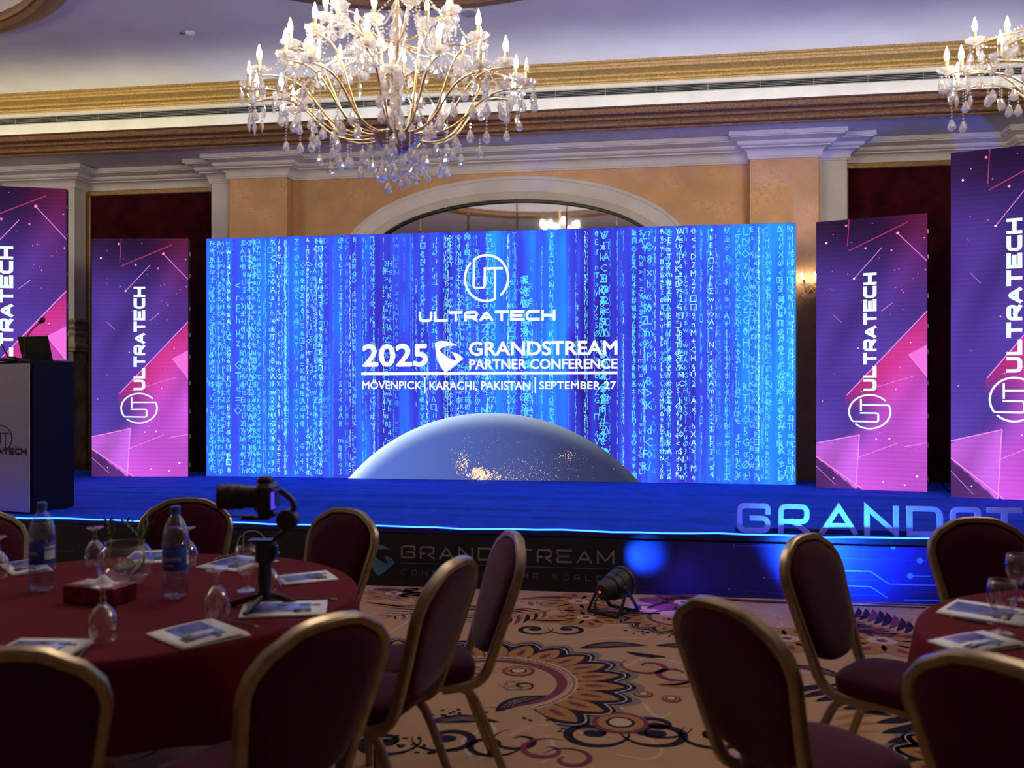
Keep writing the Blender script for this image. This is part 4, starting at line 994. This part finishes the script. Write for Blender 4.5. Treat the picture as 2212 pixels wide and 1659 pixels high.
# bottles
PET = thin_glass('clear_pet', (.93,.95,1), edge=.8, base=.08, rough=.03, haze=.006); WATER = thin_glass('still_water', (.86,.9,.97), edge=.35, base=.03, haze=0)
CAPB = mat('blue_cap',(.03,.13,.6),.4); LABB = mat('blue_label',(.02,.08,.5),.45,vary=.2,scale=12); LABW = mat('label_white',(.6,.62,.68),.5)
def bottle(px, py, rz, label):
    p = at_z(px,py,ZT); t = thing('water_bottle', label, 'bottle', (p.x,p.y,ZT), rz, 'water bottles on the left table')
    pr = [(0,.012),(.022,.006),(.036,0),(.044,.010),(.0465,.03),(.046,.05),(.0475,.055),(.0475,.10),(.046,.105),(.046,.19),(.048,.196),(.048,.215),(.046,.235),(.038,.268),(.027,.292),(.016,.308),(.0135,.314),(.0135,.334)]
    foot = lambda a, r, z: 1-(.14*max(0,math.cos(5*a))*max(0,1-z/.03) if z < .03 else 0)
    MB().lathe(pr,36,flute=foot,cap=False).build('bottle_body', PET, t, True)
    MB().lathe([(0,.015),(.034,.006),(.042,.014),(.0445,.03),(.0445,.20),(.044,.232),(.036,.262),(0,.262)],28).build('water', WATER, t, True)
    MB().lathe([(.0165,.312),(.0165,.318)],24).lathe([(.0155,.318),(.0165,.32),(.0165,.340),(.0145,.343),(0,.343)],24,flute=lambda a,r,z:1+.03*math.cos(24*a)).build('cap', CAPB, t)
    lb = MB().lathe([(.0468,.106),(.0472,.107),(.0472,.190),(.0468,.191)],36,cap=False).build('label', LABB, t, True)
    mb = MB(); V, Fs = font_mesh('AQUAFINA',.02,2); lo, hi = V.min(0), V.max(0); V = (V-lo)/(hi-lo)
    for i, (u, v) in enumerate(V):
        a = -PI/2+(u-.5)*1.7; mb.v.append((.0478*math.cos(a),.0478*math.sin(a),.140+.017*v))
    mb.f = Fs; mb.build('label_lettering', LABW, lb)
    mb = MB()
    for a0, a1, z0, z1 in ((-.2,.75,.125,.160),(-.2,.75,.168,.176),(-1.9,-1.3,.125,.128)):
        k = 8; Vv = [(.0476*math.cos(a0+(a1-a0)*i/k),.0476*math.sin(a0+(a1-a0)*i/k),z) for z in (z0,z1) for i in range(k+1)]
        mb.add(Vv,[(i,i+1,k+2+i,k+1+i) for i in range(k)])
    tri = [(.0477*math.cos(-PI/2+u*.36),.0477*math.sin(-PI/2+u*.36),z) for u, z in ((-1,.166),(1,.166),(.3,.184),(-.25,.179))]; mb.add(tri,[(0,1,2,3)])
    mb.build('label_panel', LABW, lb)
bottle(91,1275,-.55,'large water bottle with blue label standing nearer the lectern')
bottle(379,1290,.12,'large water bottle with blue label standing between the bowl and the gimbal')
# fish bowl with petals and leaves
p = at_z(270,1268,ZT); bw = thing('glass_bowl','round glass bowl with white petals and green sprigs','bowl',(p.x,p.y,ZT),YAW)
pr = []
for k in range(15):
    a = math.radians(-68+k*(68+50)/14); pr.append((.108*math.cos(a),.098+.100*math.sin(a)))
pr = [(0,.004)]+pr+[(.074,.176),(.076,.180)]
MB().lathe(pr,40,cap=False).build('bowl_shell', GLASS, bw, True)
MB().lathe([(0,.012),(.03,.012),(.06,.022),(.085,.045),(.088,.05),(0,.05)],32).build('bowl_water', WATER, bw, True)
PETAL = mat('white_petal',(.75,.72,.72),.6); LEAF = mat('green_leaf',(.24,.34,.06),.5)
rr = random.Random(4)
def petal(c, l, w, az, tilt, curl):
    V = []
    for i in range(7):
        s = i/6; hw = w*math.sin(PI*min(1,s*.95+.06))**.7
        for j in (-1,-.5,0,.5,1): V.append(Vector((j*hw, s*l, curl*s*s*l+.012*j*j)))
    R = Matrix.Rotation(az,3,'Z') @ Matrix.Rotation(tilt,3,'X'); c = Vector(c)
    return [R @ v+c for v in V], [(i*5+j,i*5+j+1,i*5+6+j,i*5+5+j) for i in range(6) for j in range(4)]
for k in range(11):
    a = rr.uniform(0,6.28); mb = MB(); rr_ = rr.uniform(.0,.045); mb.add(*petal((rr_*math.cos(a),rr_*math.sin(a),.052+.004*(k%3)),.055,.02,a+rr.uniform(-.6,.6),rr.uniform(.15,.9),.25)); mb.build('petal', PETAL, bw, True)
for sx, sy, lean in ((-.068,.02,-.1),(.068,.01,-.45),(.075,-.02,.25)):
    st = catmull([(sx*.5,sy,.05),(sx*1.05,sy,.10),(sx*.98,sy,.17),(sx*.95+lean*.05,sy,.205),(sx*.9+lean*.13,sy,.245)],5)
    s_ = MB().tube(st,.0028,6).build('sprig', LEAF, bw, True)
    for k in range(len(st)-9,len(st),2):
        for s in (-1,1):
            mb = MB(); v, f = petal((0,0,0),.034,.005,0,1.0,.1); R = Matrix.Rotation(s*.55+lean*.6,3,'Y'); mb.add([R @ q+st[k] for q in v],f); mb.build('leaf', LEAF, s_, True)
# tissue box
a, b, c = at_z(134,1302,ZT), at_z(243,1311,ZT), at_z(284,1298,ZT); u = Vector((b.x-a.x,b.y-a.y)); ang_t = math.atan2(u.y,u.x); lw = u.length; dv = .13
tb = thing('tissue_box','dark red tissue box in front of the glass bowl','box',(a.x,a.y,ZT),ang_t)
MB().box((lw/2,dv/2,.033),(lw,dv,.064),.004).build('carton', mat('red_carton',(.22,.008,.015),.35,vary=.5,scale=18,col2=(.05,.003,.006)), tb)
MB().box((lw/2,dv/2,.0655),(lw*.85,dv*.75,.001)).build('top_print', mat('carton_top',(.35,.2,.2),.5,vary=.4,scale=12,col2=(.14,.05,.12)), tb)
mb = MB(); V = []; 
for i in range(15):
    for j in range(7):
        s, q = i/14-.5, j/6-.5; V.append((lw/2+s*lw*.6, dv/2+q*dv*.5, .066+.022*max(0,1-(2*s)**2)*max(0,1-(2*q)**2)*(1+.5*math.sin(9*s+5*q))))
mb.add(V,[(i*7+j,(i+1)*7+j,(i+1)*7+j+1,i*7+j+1) for i in range(14) for j in range(6)]).build('tissue', PAPER, tb, True)
# brochures and pencils
PICBLUE = mat('brochure_photo',(.18,.25,.7),.2,vary=.3,scale=14,col2=(.05,.05,.12)); PICDARK = mat('brochure_dark',(.05,.05,.08),.4); PICNAVY = mat('brochure_navy',(.06,.07,.2),.4)
def brochure(quad, label, lift=0, open_=True):
    P = [at_z(x,y,ZT) for x, y in quad]                       # left, far, right, near
    P = [Vector((q.x,q.y)) for q in P]; c = sum(P,Vector((0,0)))/4
    e1 = ((P[1]-P[0])+(P[2]-P[3]))/2; e2 = ((P[0]-P[3])+(P[1]-P[2]))/2
    if e1.length > e2.length: U, w, h = e1.normalized(), e1.length, abs(e2.dot(Vector((-e1.y,e1.x)).normalized()))
    else:
        Wd = e2.normalized(); U = Vector((Wd.y,-Wd.x)); w, h = abs(e1.dot(U)), e2.length
    w = min(max(w,.16),.30); h = min(max(h,.15),.30)
    t = thing('brochure', label, 'brochure', (c.x,c.y,ZT+lift), math.atan2(U.y,U.x), 'printed brochures on the tables')
    def sheet(x0, x1, y0, y1, z, curl, name, m, par, th=.0012):
        V = []; n = 10
        for tt in (0,th):
            for i in range(n+1):
                x = x0+(x1-x0)*i/n; zc = z+curl*math.sin(PI*(i/n))*.5+curl*(i/n)**2+tt
                V += [(x,y0,zc),(x,y1,zc)]
        k = 2*(n+1)
        Fs = [(2*i+1,2*i+3,2*i+2,2*i) for i in range(n)]+[(k+2*i,k+2*i+2,k+2*i+3,k+2*i+1) for i in range(n)]+[(2*i,2*i+2,k+2*i+2,k+2*i) for i in range(n)]+[(2*i+3,2*i+1,k+2*i+1,k+2*i+3) for i in range(n)]+[(0,k,k+1,1),(2*n,2*n+1,k+2*n+1,k+2*n)]
        return MB().add(V,Fs).build(name, m, par, True)
    sheet(-w/2,w/2,-h/2,h/2,.0005,0,'page',PAPER,t,.003); cv = sheet(-w/2,w*.46,-h/2,h/2,.004,.008,'cover',PAPER,t)
    sheet(-w*.40,w*.26,-h*.30,h*.44,.0056,.0076,'cover_photo',PICBLUE,cv,.0004)
    sheet(-w*.36,-w*.20,-h*.32,-h*.12,.0062,.0078,'cover_block',PICDARK,cv,.0004); sheet(w*.0,w*.12,-h*.42,-h*.18,.0062,.0086,'cover_block',PICNAVY,cv,.0004)
brochure([(326,1369),(453,1345),(558,1373),(377,1406)],'brochure lying alone at the near edge of the left table')
brochure([(509,1336),(533,1311),(732,1300),(678,1332)],'brochure lying under the gimbal legs')
brochure([(604,1268),(606,1248),(711,1238),(724,1253)],'brochure right of the gimbal handle near the table rim')
brochure([(424,1226),(507,1207),(613,1209),(507,1238)],'brochure on the far side behind the upright goblet')
brochure([(258,1217),(300,1194),(385,1192),(372,1219)],'brochure behind the glass bowl and second bottle')
brochure([(14,1216),(63,1211),(129,1236),(20,1249)],'stacked brochures beside the bottle nearer the lectern')
brochure([(6,1412),(19,1393),(188,1387),(159,1424)],'brochure at the near left rim, partly behind a chair back')
brochure([(2025,1324),(2067,1301),(2235,1325),(2225,1360)],'brochure on the right table behind the middle goblet')
brochure([(2027,1384),(2060,1380),(2290,1386),(2069,1419)],'brochure at the near rim of the right table')
PENC = mat('black_pencil',(.02,.015,.015),.4); PENT = mat('pencil_end',(.45,.3,.15),.5)
def pencil(x0, y0, x1, y1, label, lift=.0045):
    a, b = at_z(x0,y0,ZT), at_z(x1,y1,ZT); v = Vector((b.x-a.x,b.y-a.y,0)); L_ = min(.19,v.length); v.normalize()
    t = thing('pencil', label, 'pencil', (a.x,a.y,ZT+lift), math.atan2(v.y,v.x), 'pencils beside the brochures')
    hx = [(.004*math.cos(k*PI/3),-.004*math.sin(k*PI/3)) for k in range(6)]
    MB().sweep([(.014,0,.004),(L_-.02,0,.004)],hx).build('shaft', PENC, t)
    mb = MB(); mb.add([(0,0,.004)]+[(.014,y,.004+x) for x, y in hx],[(0,k+1,(k+1)%6+1) for k in range(6)]); mb.build('tip', PENT, t)
    MB().sweep([(L_-.0199,0,.004),(L_,0,.004)],[(x*1.05,y*1.05) for x, y in hx]).build('end_cap', PENT, t)
pencil(622,1297,727,1297,'black pencil behind the brochure under the gimbal',.0); pencil(609,1243,706,1235,'black pencil beyond the brochure near the table rim',0)
pencil(463,1216,512,1204,'black pencil on the brochure behind the upright goblet',.014); pencil(492,1352,559,1368,'black pencil on the lone brochure at the near edge',.016)
pencil(166,1428,190,1398,'dark pencil beside the brochure at the near left rim',0); pencil(2049,1334,2147,1352,'dark pencil along the brochure on the right table',0)
# camera on a gimbal
gp = at_z(572,1312,ZT); gb = thing('camera_gimbal','black handheld gimbal on mini tripod standing on the left table','gimbal',(gp.x,gp.y,ZT),YAW)
GB = mat('gimbal_black',(.013,.013,.014),.42,vary=.2)
for ax, ay in ((-.125,.02),(.10,.035),(-.03,-.14)):
    d = Vector((ax,ay,0)).normalized()
    l_ = MB().sweep([d*.012+Vector((0,0,.042)),d*.05+Vector((0,0,.034)),Vector((ax,ay,.007))],rect_sec(.022,.014,.004),a0=(0,0,1)).build('tripod_leg', GB, gb); smooth_angle(l_)
MB().lathe([(0,.028),(.024,.03),(.024,.06),(.02,.065),(.021,.08),(.024,.10),(.023,.16),(.026,.165),(.03,.175),(0,.18)],20).build('handle', GB, gb, True)
MB().box((.004,0,.200),(.068,.055,.075),.008).build('grip_head', GB, gb); MB().box((-.012,0,.240),(.088,.05,.008),.003).build('top_plate', mat('grey_plate',(.05,.06,.09),.35,.4), gb)
MB().box((.042,-.01,.205),(.012,.03,.04),.003).build('control_panel', mat('control_blue',(.03,.05,.10),.3), gb)
arm_ = catmull([(.03,.01,.243),(.055,.02,.26),(.075,.02,.282),(.083,.02,.30)],5); MB().sweep(arm_,rect_sec(.028,.02,.005),a0=(0,1,0)).build('lower_arm', GB, gb, True)
MB().lathe([(0,-.026),(.034,-.026),(.038,-.02),(.038,.02),(.034,.026),(0,.026)],24,(.082,.0,.314),R=Matrix.Rotation(PI/2,3,'X')).build('roll_motor', GB, gb)
arm2 = catmull([(.085,.0,.33),(.104,0,.352),(.10,0,.38),(.078,0,.402),(.055,.0,.42)],5); MB().sweep(arm2,rect_sec(.026,.018,.005),a0=(0,1,0)).build('upper_arm', mat('arm_grey',(.05,.05,.055),.3,.5), gb, True)
MB().box((-.03,0,.320),(.10,.04,.012),.003).box((-.08,0,.327),(.09,.03,.006),.002).box((.01,0,.334),(.06,.045,.018),.004).build('mount_plate', GB, gb)
camr = thing('mirrorless_camera','black camera with big lens mounted on the gimbal','camera',(gp.x,gp.y,ZT+.343),YAW)
MB().box((.008,0,.052),(.062,.13,.10),.012).build('camera_body', GB, camr); MB().box((.002,0,.112),(.05,.06,.028),.009).build('viewfinder', GB, camr)
MB().box((.040,0,.05),(.010,.08,.06),.003).build('screen_back', BLACK, camr)
Rl = Matrix.Rotation(-PI/2,3,'Y')
ln = MB().lathe([(0,.02),(.034,.02),(.036,.035),(.040,.04),(.040,.07),(.043,.074),(.043,.105),(.047,.11),(.047,.135),(.044,.137),(.044,.150),(.048,.152),(.048,.160),(.041,.160),(.038,.150),(0,.148)],28,(0,0,.052),R=Rl).build('lens', GB, camr); smooth_angle(ln)
for zz in (.08,.088,.096,.115,.123):
    pass
MB().lathe([(.0437,.078),(.0445,.080),(.0445,.101),(.0437,.103)],28,(0,0,.052),R=Rl,flute=lambda a,r,z:1+.012*math.cos(40*a)).build('focus_ring', BLACK, ln)
mb = MB(); mb.box((.041,-.035,.045),(.006,.05,.06),.001); mb.build('flip_screen', emit_mat('camera_screen',(.10,.06,1),1.0), camr)

# ================================================================== CABLES
def cable(pts, r, m, label): 
    o = MB().tube(catmull(pts,6),r,6).build('floor_cable', m, None, True); tag(o, label, 'cable')
def fz(px, py, z): q = at_z(px,py,z); return (q.x,q.y,z)
cable([fz(1460,1288,.012),fz(1500,1286,.016),fz(1560,1293,.011),fz(1700,1300,.011),fz(1860,1300,.014),fz(1900,1304,.011),fz(2020,1308,.011),fz(2180,1318,.011)],.006,mat('red_cable',(.2,.02,.05),.5),'dark red cable running along the foot of the stage front')
cable([fz(1400,1312,.011),fz(1440,1298,.011),fz(1475,1290,.014),fz(1640,1300,.011),fz(1800,1306,.011),fz(2000,1313,.011)],.005,BLACK,'thin black cable on the carpet leading to the spotlight')
cable([fz(163,1011,SZ+.012),fz(180,1004,SZ+.03),fz(196,1000,SZ+.05),fz(190,1006,SZ+.014),fz(176,1012,SZ+.012)],.009,BLACK,'black cable loop on the stage behind the lectern')
cable([fz(2006,1046,SZ+.012),fz(2020,1040,SZ+.04),fz(2032,1038,SZ+.03),fz(2044,1056,SZ+.012),fz(2052,1062,SZ+.012)],.01,BLACK,'black cable on the stage between the two magenta panels')
cable([fz(408,1012,SZ+.012),fz(420,1008,SZ+.03),fz(436,1010,SZ+.012)],.009,BLACK,'black cable on the stage between panel and blue screen')

# ================================================================== CARPET PATTERN (flat woven shapes)
PAT = {k: MB() for k in ('white','grey','dark','orange','plum','pale')}
LAY = {'orange':.0006,'pale':.0009,'grey':.0012,'dark':.0018,'plum':.0024,'white':.0030}
def poly(k, pts, lift=0):
    P = [Vector((p[0],p[1],0)) for p in pts]; z = LAY[k]+lift; PAT[k].add([(p.x,p.y,z) for p in P], [tuple(f) for f in tessellate_polygon([P])])
def strip(k, pts, w, taper=False, lift=0, closed=False):
    P = [(p[0],p[1]) for p in pts]; V, Fs = stroke2d(P, w, closed)
    if taper:
        n = len(P); V = [Vector(P[i%n])+(Vector(V[i])-Vector(P[i%n]))*max(.08,math.sin(PI*(i%n+.3)/(n-.4))) for i in range(2*n)]
    z = LAY[k]+lift; PAT[k].add([(p[0],p[1],z) for p in V], Fs)
def fp(px, py): q = at_z(px,py,0); return Vector((q.x,q.y))
def blob(k, c, rx, ry, a=0, n=16, lift=0):
    ca, sa = math.cos(a), math.sin(a); z = LAY[k]+lift
    PAT[k].add([(c[0]+rx*math.cos(t)*ca-ry*math.sin(t)*sa, c[1]+rx*math.cos(t)*sa+ry*math.sin(t)*ca, z) for t in [2*PI*i/n for i in range(n)]], [tuple(range(n))])
def leafshape(k, a, b, w, bend=0, n=10, lift=0):
    a, b = Vector(a), Vector(b); d = b-a; nrm = Vector((-d.y,d.x)).normalized(); L_ = []; R_ = []
    for i in range(n+1):
        t = i/n; c = a+d*t+nrm*bend*math.sin(PI*t); h = w*math.sin(PI*t)**.8*(1-.3*t)
        L_.append(c+nrm*h); R_.append(c-nrm*h)
    z = LAY[k]+lift; V = [(p.x,p.y,z) for p in L_+R_]; PAT[k].add(V,[(i,n+1+i,n+2+i,i+1) for i in range(n)])
def arcpts(c, r, a0, a1, n=30): return [(c[0]+r*math.cos(a0+(a1-a0)*i/n), c[1]+r*math.sin(a0+(a1-a0)*i/n)) for i in range(n+1)]
def bigflower(c, R, a0, a1, petals):
    """fan of scalloped petals round a ringed heart"""
    da = (a1-a0)/petals
    def scal(r, amp): return [(c[0]+(r+amp*abs(math.sin(PI*(t/da))))*math.cos(a0+t), c[1]+(r+amp*abs(math.sin(PI*(t/da))))*math.sin(a0+t)) for t in [da*petals*i/(petals*9) for i in range(petals*9+1)]]
    def fan(k, o, i_, lift=0): poly(k, o+i_[::-1], lift)
    ins = arcpts(c,R*.56,a0,a1,petals*6)
    fan('grey', scal(R*.97,R*.11), ins); fan('dark', scal(R*.91,R*.11), ins)
    for j in range(petals):
        m = a0+da*(j+.5); d = Vector((math.cos(m),math.sin(m))); q = Vector((-d.y,d.x)); cc = Vector(c)
        for k, r0, r1, w, l in (('orange',.57,.93,.86,.0016),('plum',.66,.82,.28,.0008)):
            h = R*.78*math.tan(da/2)*w; pts = []
            for i in range(13):
                t = i/12; rr_ = R*(r0+(r1-r0)*t); hw = h*math.sin(PI*min(1,.18+.8*t))**.8*(1 if k == 'orange' else .8); pts.append((rr_,hw))
            poly(k, [cc+d*a+q*b for a, b in pts]+[cc+d*a-q*b for a, b in pts[::-1]], l)
    strip('white', scal(R*.875,R*.105), R*.012)
    strip('plum', arcpts(c,R*.5,a0-.5,a1+.3), R*.075, True); nb = petals*4
    for i in range(nb):
        a = a0+(a1-a0)*(i+.5)/nb; q = (c[0]+R*.585*math.cos(a),c[1]+R*.585*math.sin(a)); blob('white',q,R*.03,R*.026,a,10); blob('orange',q,R*.015,R*.013,a,8,.003)
    for i in range(9):
        a = a0+(a1-a0)*random.random()*1.4-.4; r = R*random.uniform(.1,.4); swirl(Vector(c)+Vector((r*math.cos(a),r*math.sin(a))), R*.09, random.uniform(0,6), random.choice(['dark','grey','orange','dark']))
def swirl(c, r, a, k='dark', turns=1.3, w=None, mirror=1, lift=0):
    n = 30; pts = []
    for i in range(n+1):
        t = i/n; rr_ = r*(1-.78*t); an = a+mirror*turns*2*PI*t; pts.append((c[0]+rr_*math.cos(an), c[1]+rr_*math.sin(an)))
    strip(k, pts, w or r*.22, True, lift)
def doubleswirl(c, r, a, k='dark'):
    d = Vector((math.cos(a),math.sin(a))); c = Vector(c)
    swirl(c+d*r*.85, r, a+PI*.9, k, 1.2, r*.26); swirl(c-d*r*.85, r, a+PI*.1, k, 1.2, r*.26, -1)
    for s in (-1,1): blob(k, c+d*s*r*.8, r*.3, r*.24, a)
def paisley(c, l, a, k='dark'):
    d = Vector((math.cos(a),math.sin(a))); c = Vector(c); q = Vector((-d.y,d.x))
    leafshape(k, c-d*l/2, c+d*l/2, l*.17, l*.12)
    for j in (-1,0,1): strip('pale' if k == 'dark' else 'dark', [c+d*t*l*.36+q*(l*.12*math.cos(t*1.5)+j*l*.05) for t in [-1+i/5 for i in range(11)]], l*.012, True, .0012)
def rosette(c, r, n, a=0, k='orange'):
    c = Vector(c)
    for j in range(n):
        m = a+2*PI*j/n; d = Vector((math.cos(m),math.sin(m))); blob('grey', c+d*r*.6, r*.42, r*.33, m, 14); blob(k, c+d*r*.6, r*.385, r*.295, m, 14, .001); blob('plum', c+d*r*.66, r*.15, r*.07, m, 10)
    blob('pale', c, r*.26, r*.26, 0, 14, .002); blob('plum', c, r*.1, r*.1, 0, 10, .001)
def eye(c, r):
    for k, q, l in (('plum',1,0),('orange',.82,.0026),('dark',.52,.0018),('pale',.4,.0032)): blob(k, c, r*q, r*q, 0, 20, l)
def vine(pts, k='pale', w=.012): strip(k, [(p.x,p.y) for p in catmull([Vector((q[0],q[1],0)) for q in pts],8)], w)
def fern(a, b, w, n=9, k='dark'):
    a, b = Vector(a), Vector(b); d = (b-a); u = d.normalized(); q = Vector((-u.y,u.x))
    strip('orange', [a+d*t/8+q*.04*math.sin(t/8*PI) for t in range(9)], .022, False, .0018)
    for i in range(n):
        t = .08+.9*i/n; o = a+d*t; l = w*math.sin(PI*(.2+.75*t))
        for s in (-1,1): leafshape(k if i%3 else 'plum', o, o+q*s*l+u*l*.75, l*.09, s*l*.08, 7)
def dots(c, r, n, k='dark'):
    for i in range(n): blob(k, (c[0]+random.gauss(0,r), c[1]+random.gauss(0,r*.6)), .014, .009, random.uniform(0,3), 8)
F0 = fp(1062,1474)
bigflower(F0, .74, math.radians(-62)+YAW, math.radians(128)+YAW, 12)
bigflower(fp(880,1440), .55, math.radians(60), math.radians(150), 6)
bigflower(fp(1470,1335), .42, math.radians(120), math.radians(330), 9)
rosette(fp(1480,1302), .34, 7, .3, 'plum'); rosette(fp(1700,1380), .30, 7, .2); rosette(fp(1905,1385), .34, 7, .5); rosette(fp(1250,1300), .30, 7, .9); rosette(fp(850,1282), .25, 6, 0)
fern(fp(1990,1380), fp(1780,1318), .34, 12); fern(fp(1190,1318), fp(1000,1345), .22, 9); fern(fp(980,1300), fp(830,1335), .2, 8)
doubleswirl(fp(1190,1360), .13, YAW); doubleswirl(fp(1350,1585), .17, YAW); doubleswirl(fp(1480,1580), .16, YAW-.5); doubleswirl(fp(900,1600), .16, .3)
paisley(fp(1325,1398), .42, YAW+.15); paisley(fp(1480,1400), .36, YAW-.3); paisley(fp(1765,1452), .34, YAW-.9); paisley(fp(1130,1520), .35, YAW+.7); paisley(fp(1000,1560), .34, YAW)
eye(fp(1340,1562), .13); eye(fp(1390,1500), .05); eye(fp(1450,1510), .05); eye(fp(1120,1450), .09)
for q, r, a, k, mi in (((1400,1440),.16,2.4,'plum',1),((1460,1455),.16,.6,'plum',-1),((1180,1620),.13,1.0,'plum',1),((1230,1640),.12,2.8,'plum',-1),((1120,1600),.13,2,'dark',1),((1060,1610),.14,.4,'dark',-1),((1690,1430),.16,.5,'plum',-1)): swirl(fp(*q), r, a, k, 1.1, None, mi)
for j in range(6): leafshape('dark', fp(1700+30*j,1500+8*j), fp(1830+20*j,1478+14*j), .035, .03); 
for j in range(5): leafshape('dark', fp(1880+12*j,1540+22*j), fp(1990,1520+20*j), .04, -.02); leafshape('orange', fp(1800,1520+18*j), fp(1900,1508+18*j), .03, .02)
for pts in ([(1240,1450),(1300,1470),(1350,1500),(1330,1540),(1260,1545),(1250,1580),(1310,1600)],[(1060,1300),(1120,1305),(1180,1320),(1260,1318),(1340,1335),(1420,1345)],[(1560,1330),(1610,1345),(1660,1340),(1690,1350),(1640,1362),(1580,1355)],
            [(1850,1300),(1870,1312),(1860,1326),(1900,1335),(1960,1330),(1990,1340)],[(820,1380),(870,1350),(905,1330),(960,1340),(1010,1332)],[(1390,1590),(1430,1620),(1400,1640),(1330,1630)],[(1240,1520),(1200,1560),(1150,1570),(1100,1590)],[(1600,1440),(1660,1430),(1720,1450),(1790,1455)],[(1040,1540),(1070,1580),(1040,1640)]): vine([fp(*q) for q in pts], 'pale', .016)
for pts in ([(1100,1400),(1160,1390),(1250,1385),(1320,1378),(1400,1380)],[(1350,1440),(1400,1420),(1460,1430),(1500,1440)],[(1300,1350),(1360,1352),(1420,1362),(1440,1372)],[(1500,1360),(1560,1366),(1620,1378),(1680,1380)],[(1530,1318),(1580,1322),(1620,1316),(1660,1324),(1690,1334)],[(1540,1330),(1600,1336),(1640,1346),(1600,1352)],
            [(1020,1640),(1000,1600),(1040,1575),(1010,1555)],[(1180,1590),(1200,1620),(1170,1650)],[(1390,1520),(1420,1550),(1450,1540)],[(790,1330),(840,1322),(890,1324),(930,1318)],[(1820,1470),(1860,1460),(1900,1470),(1940,1468)],[(1700,1400),(1760,1410),(1800,1400)]): vine([fp(*q) for q in pts], 'pale', .018)
for a, b, w in (((1120,1295),(1260,1290),.05),((900,1312),(790,1300),.05),((1240,1340),(1130,1338),.05),((1390,1318),(1290,1330),.045),((1640,1400),(1560,1385),.04),((1500,1470),(1420,1480),.05),((1000,1310),(1090,1318),.05)):
    leafshape('grey', fp(*a), fp(*b), w*1.35, .03); leafshape('orange', fp(*a), fp(*b), w*1.1, .03, lift=.0012); leafshape('dark', fp(*a), fp(*b), w*.35, .03)
for a, b in (((1520,1330),(1600,1345)),((1525,1322),(1610,1328)),((1000,1295),(900,1288)),((1100,1308),(1000,1318)),((1440,1420),(1350,1408))): leafshape('dark', fp(*a), fp(*b), .04, .02)
for q, n in (((1390,1365),14),((1160,1305),10),((1440,1368),16),((990,1545),14),((1180,1560),8),((870,1610),12),((940,1620),12),((1250,1335),10)): dots(fp(*q), .07, n)
rc = random.Random(21); placed = [fp(1062,1474)]
tries = 0
while tries < 420:                                        # the same motifs over the rest of the floor
    tries += 1; x, y = rc.uniform(-7,5.5), rc.uniform(-1.5,6.6); v = Vector((x,y)); r = (x*CO+y*SI); d = (-x*SI+y*CO)
    if d > 1.2 and d < 6.6 and PCX+FPX*r/d > 760 and PCX+FPX*r/d < 2150: 
        if rc.random() > .06: continue
    if (v-F0).length < 1.0 or any((v-q).length < .30 for q in placed): continue
    placed.append(v); a = rc.uniform(0,6.28); k = rc.random()
    if k < .14: bigflower(v, rc.uniform(.35,.5), a, a+3.2, 8)
    elif k < .34: rosette(v, rc.uniform(.18,.28), 7, a)
    elif k < .54: doubleswirl(v, .12, a)
    elif k < .74: paisley(v, .32, a)
    elif k < .86: fern(v, v+Vector((math.cos(a),math.sin(a)))*.5, .2)
    else: swirl(v, .15, a, rc.choice(['plum','dark']))
PC = {'white':(.55,.45,.37),'grey':(.22,.19,.16),'dark':(.030,.020,.034),'orange':(.40,.20,.07),'plum':(.20,.05,.085),'pale':(.56,.42,.30)}
for k, mb in PAT.items():
    if mb.v: stuff(mb.build('carpet_pattern', mat('carpet_'+k, PC[k], .95, vary=.18 if k != 'dark' else .6, scale=190, spec=.05, bump=.3, bscale=420), floor))
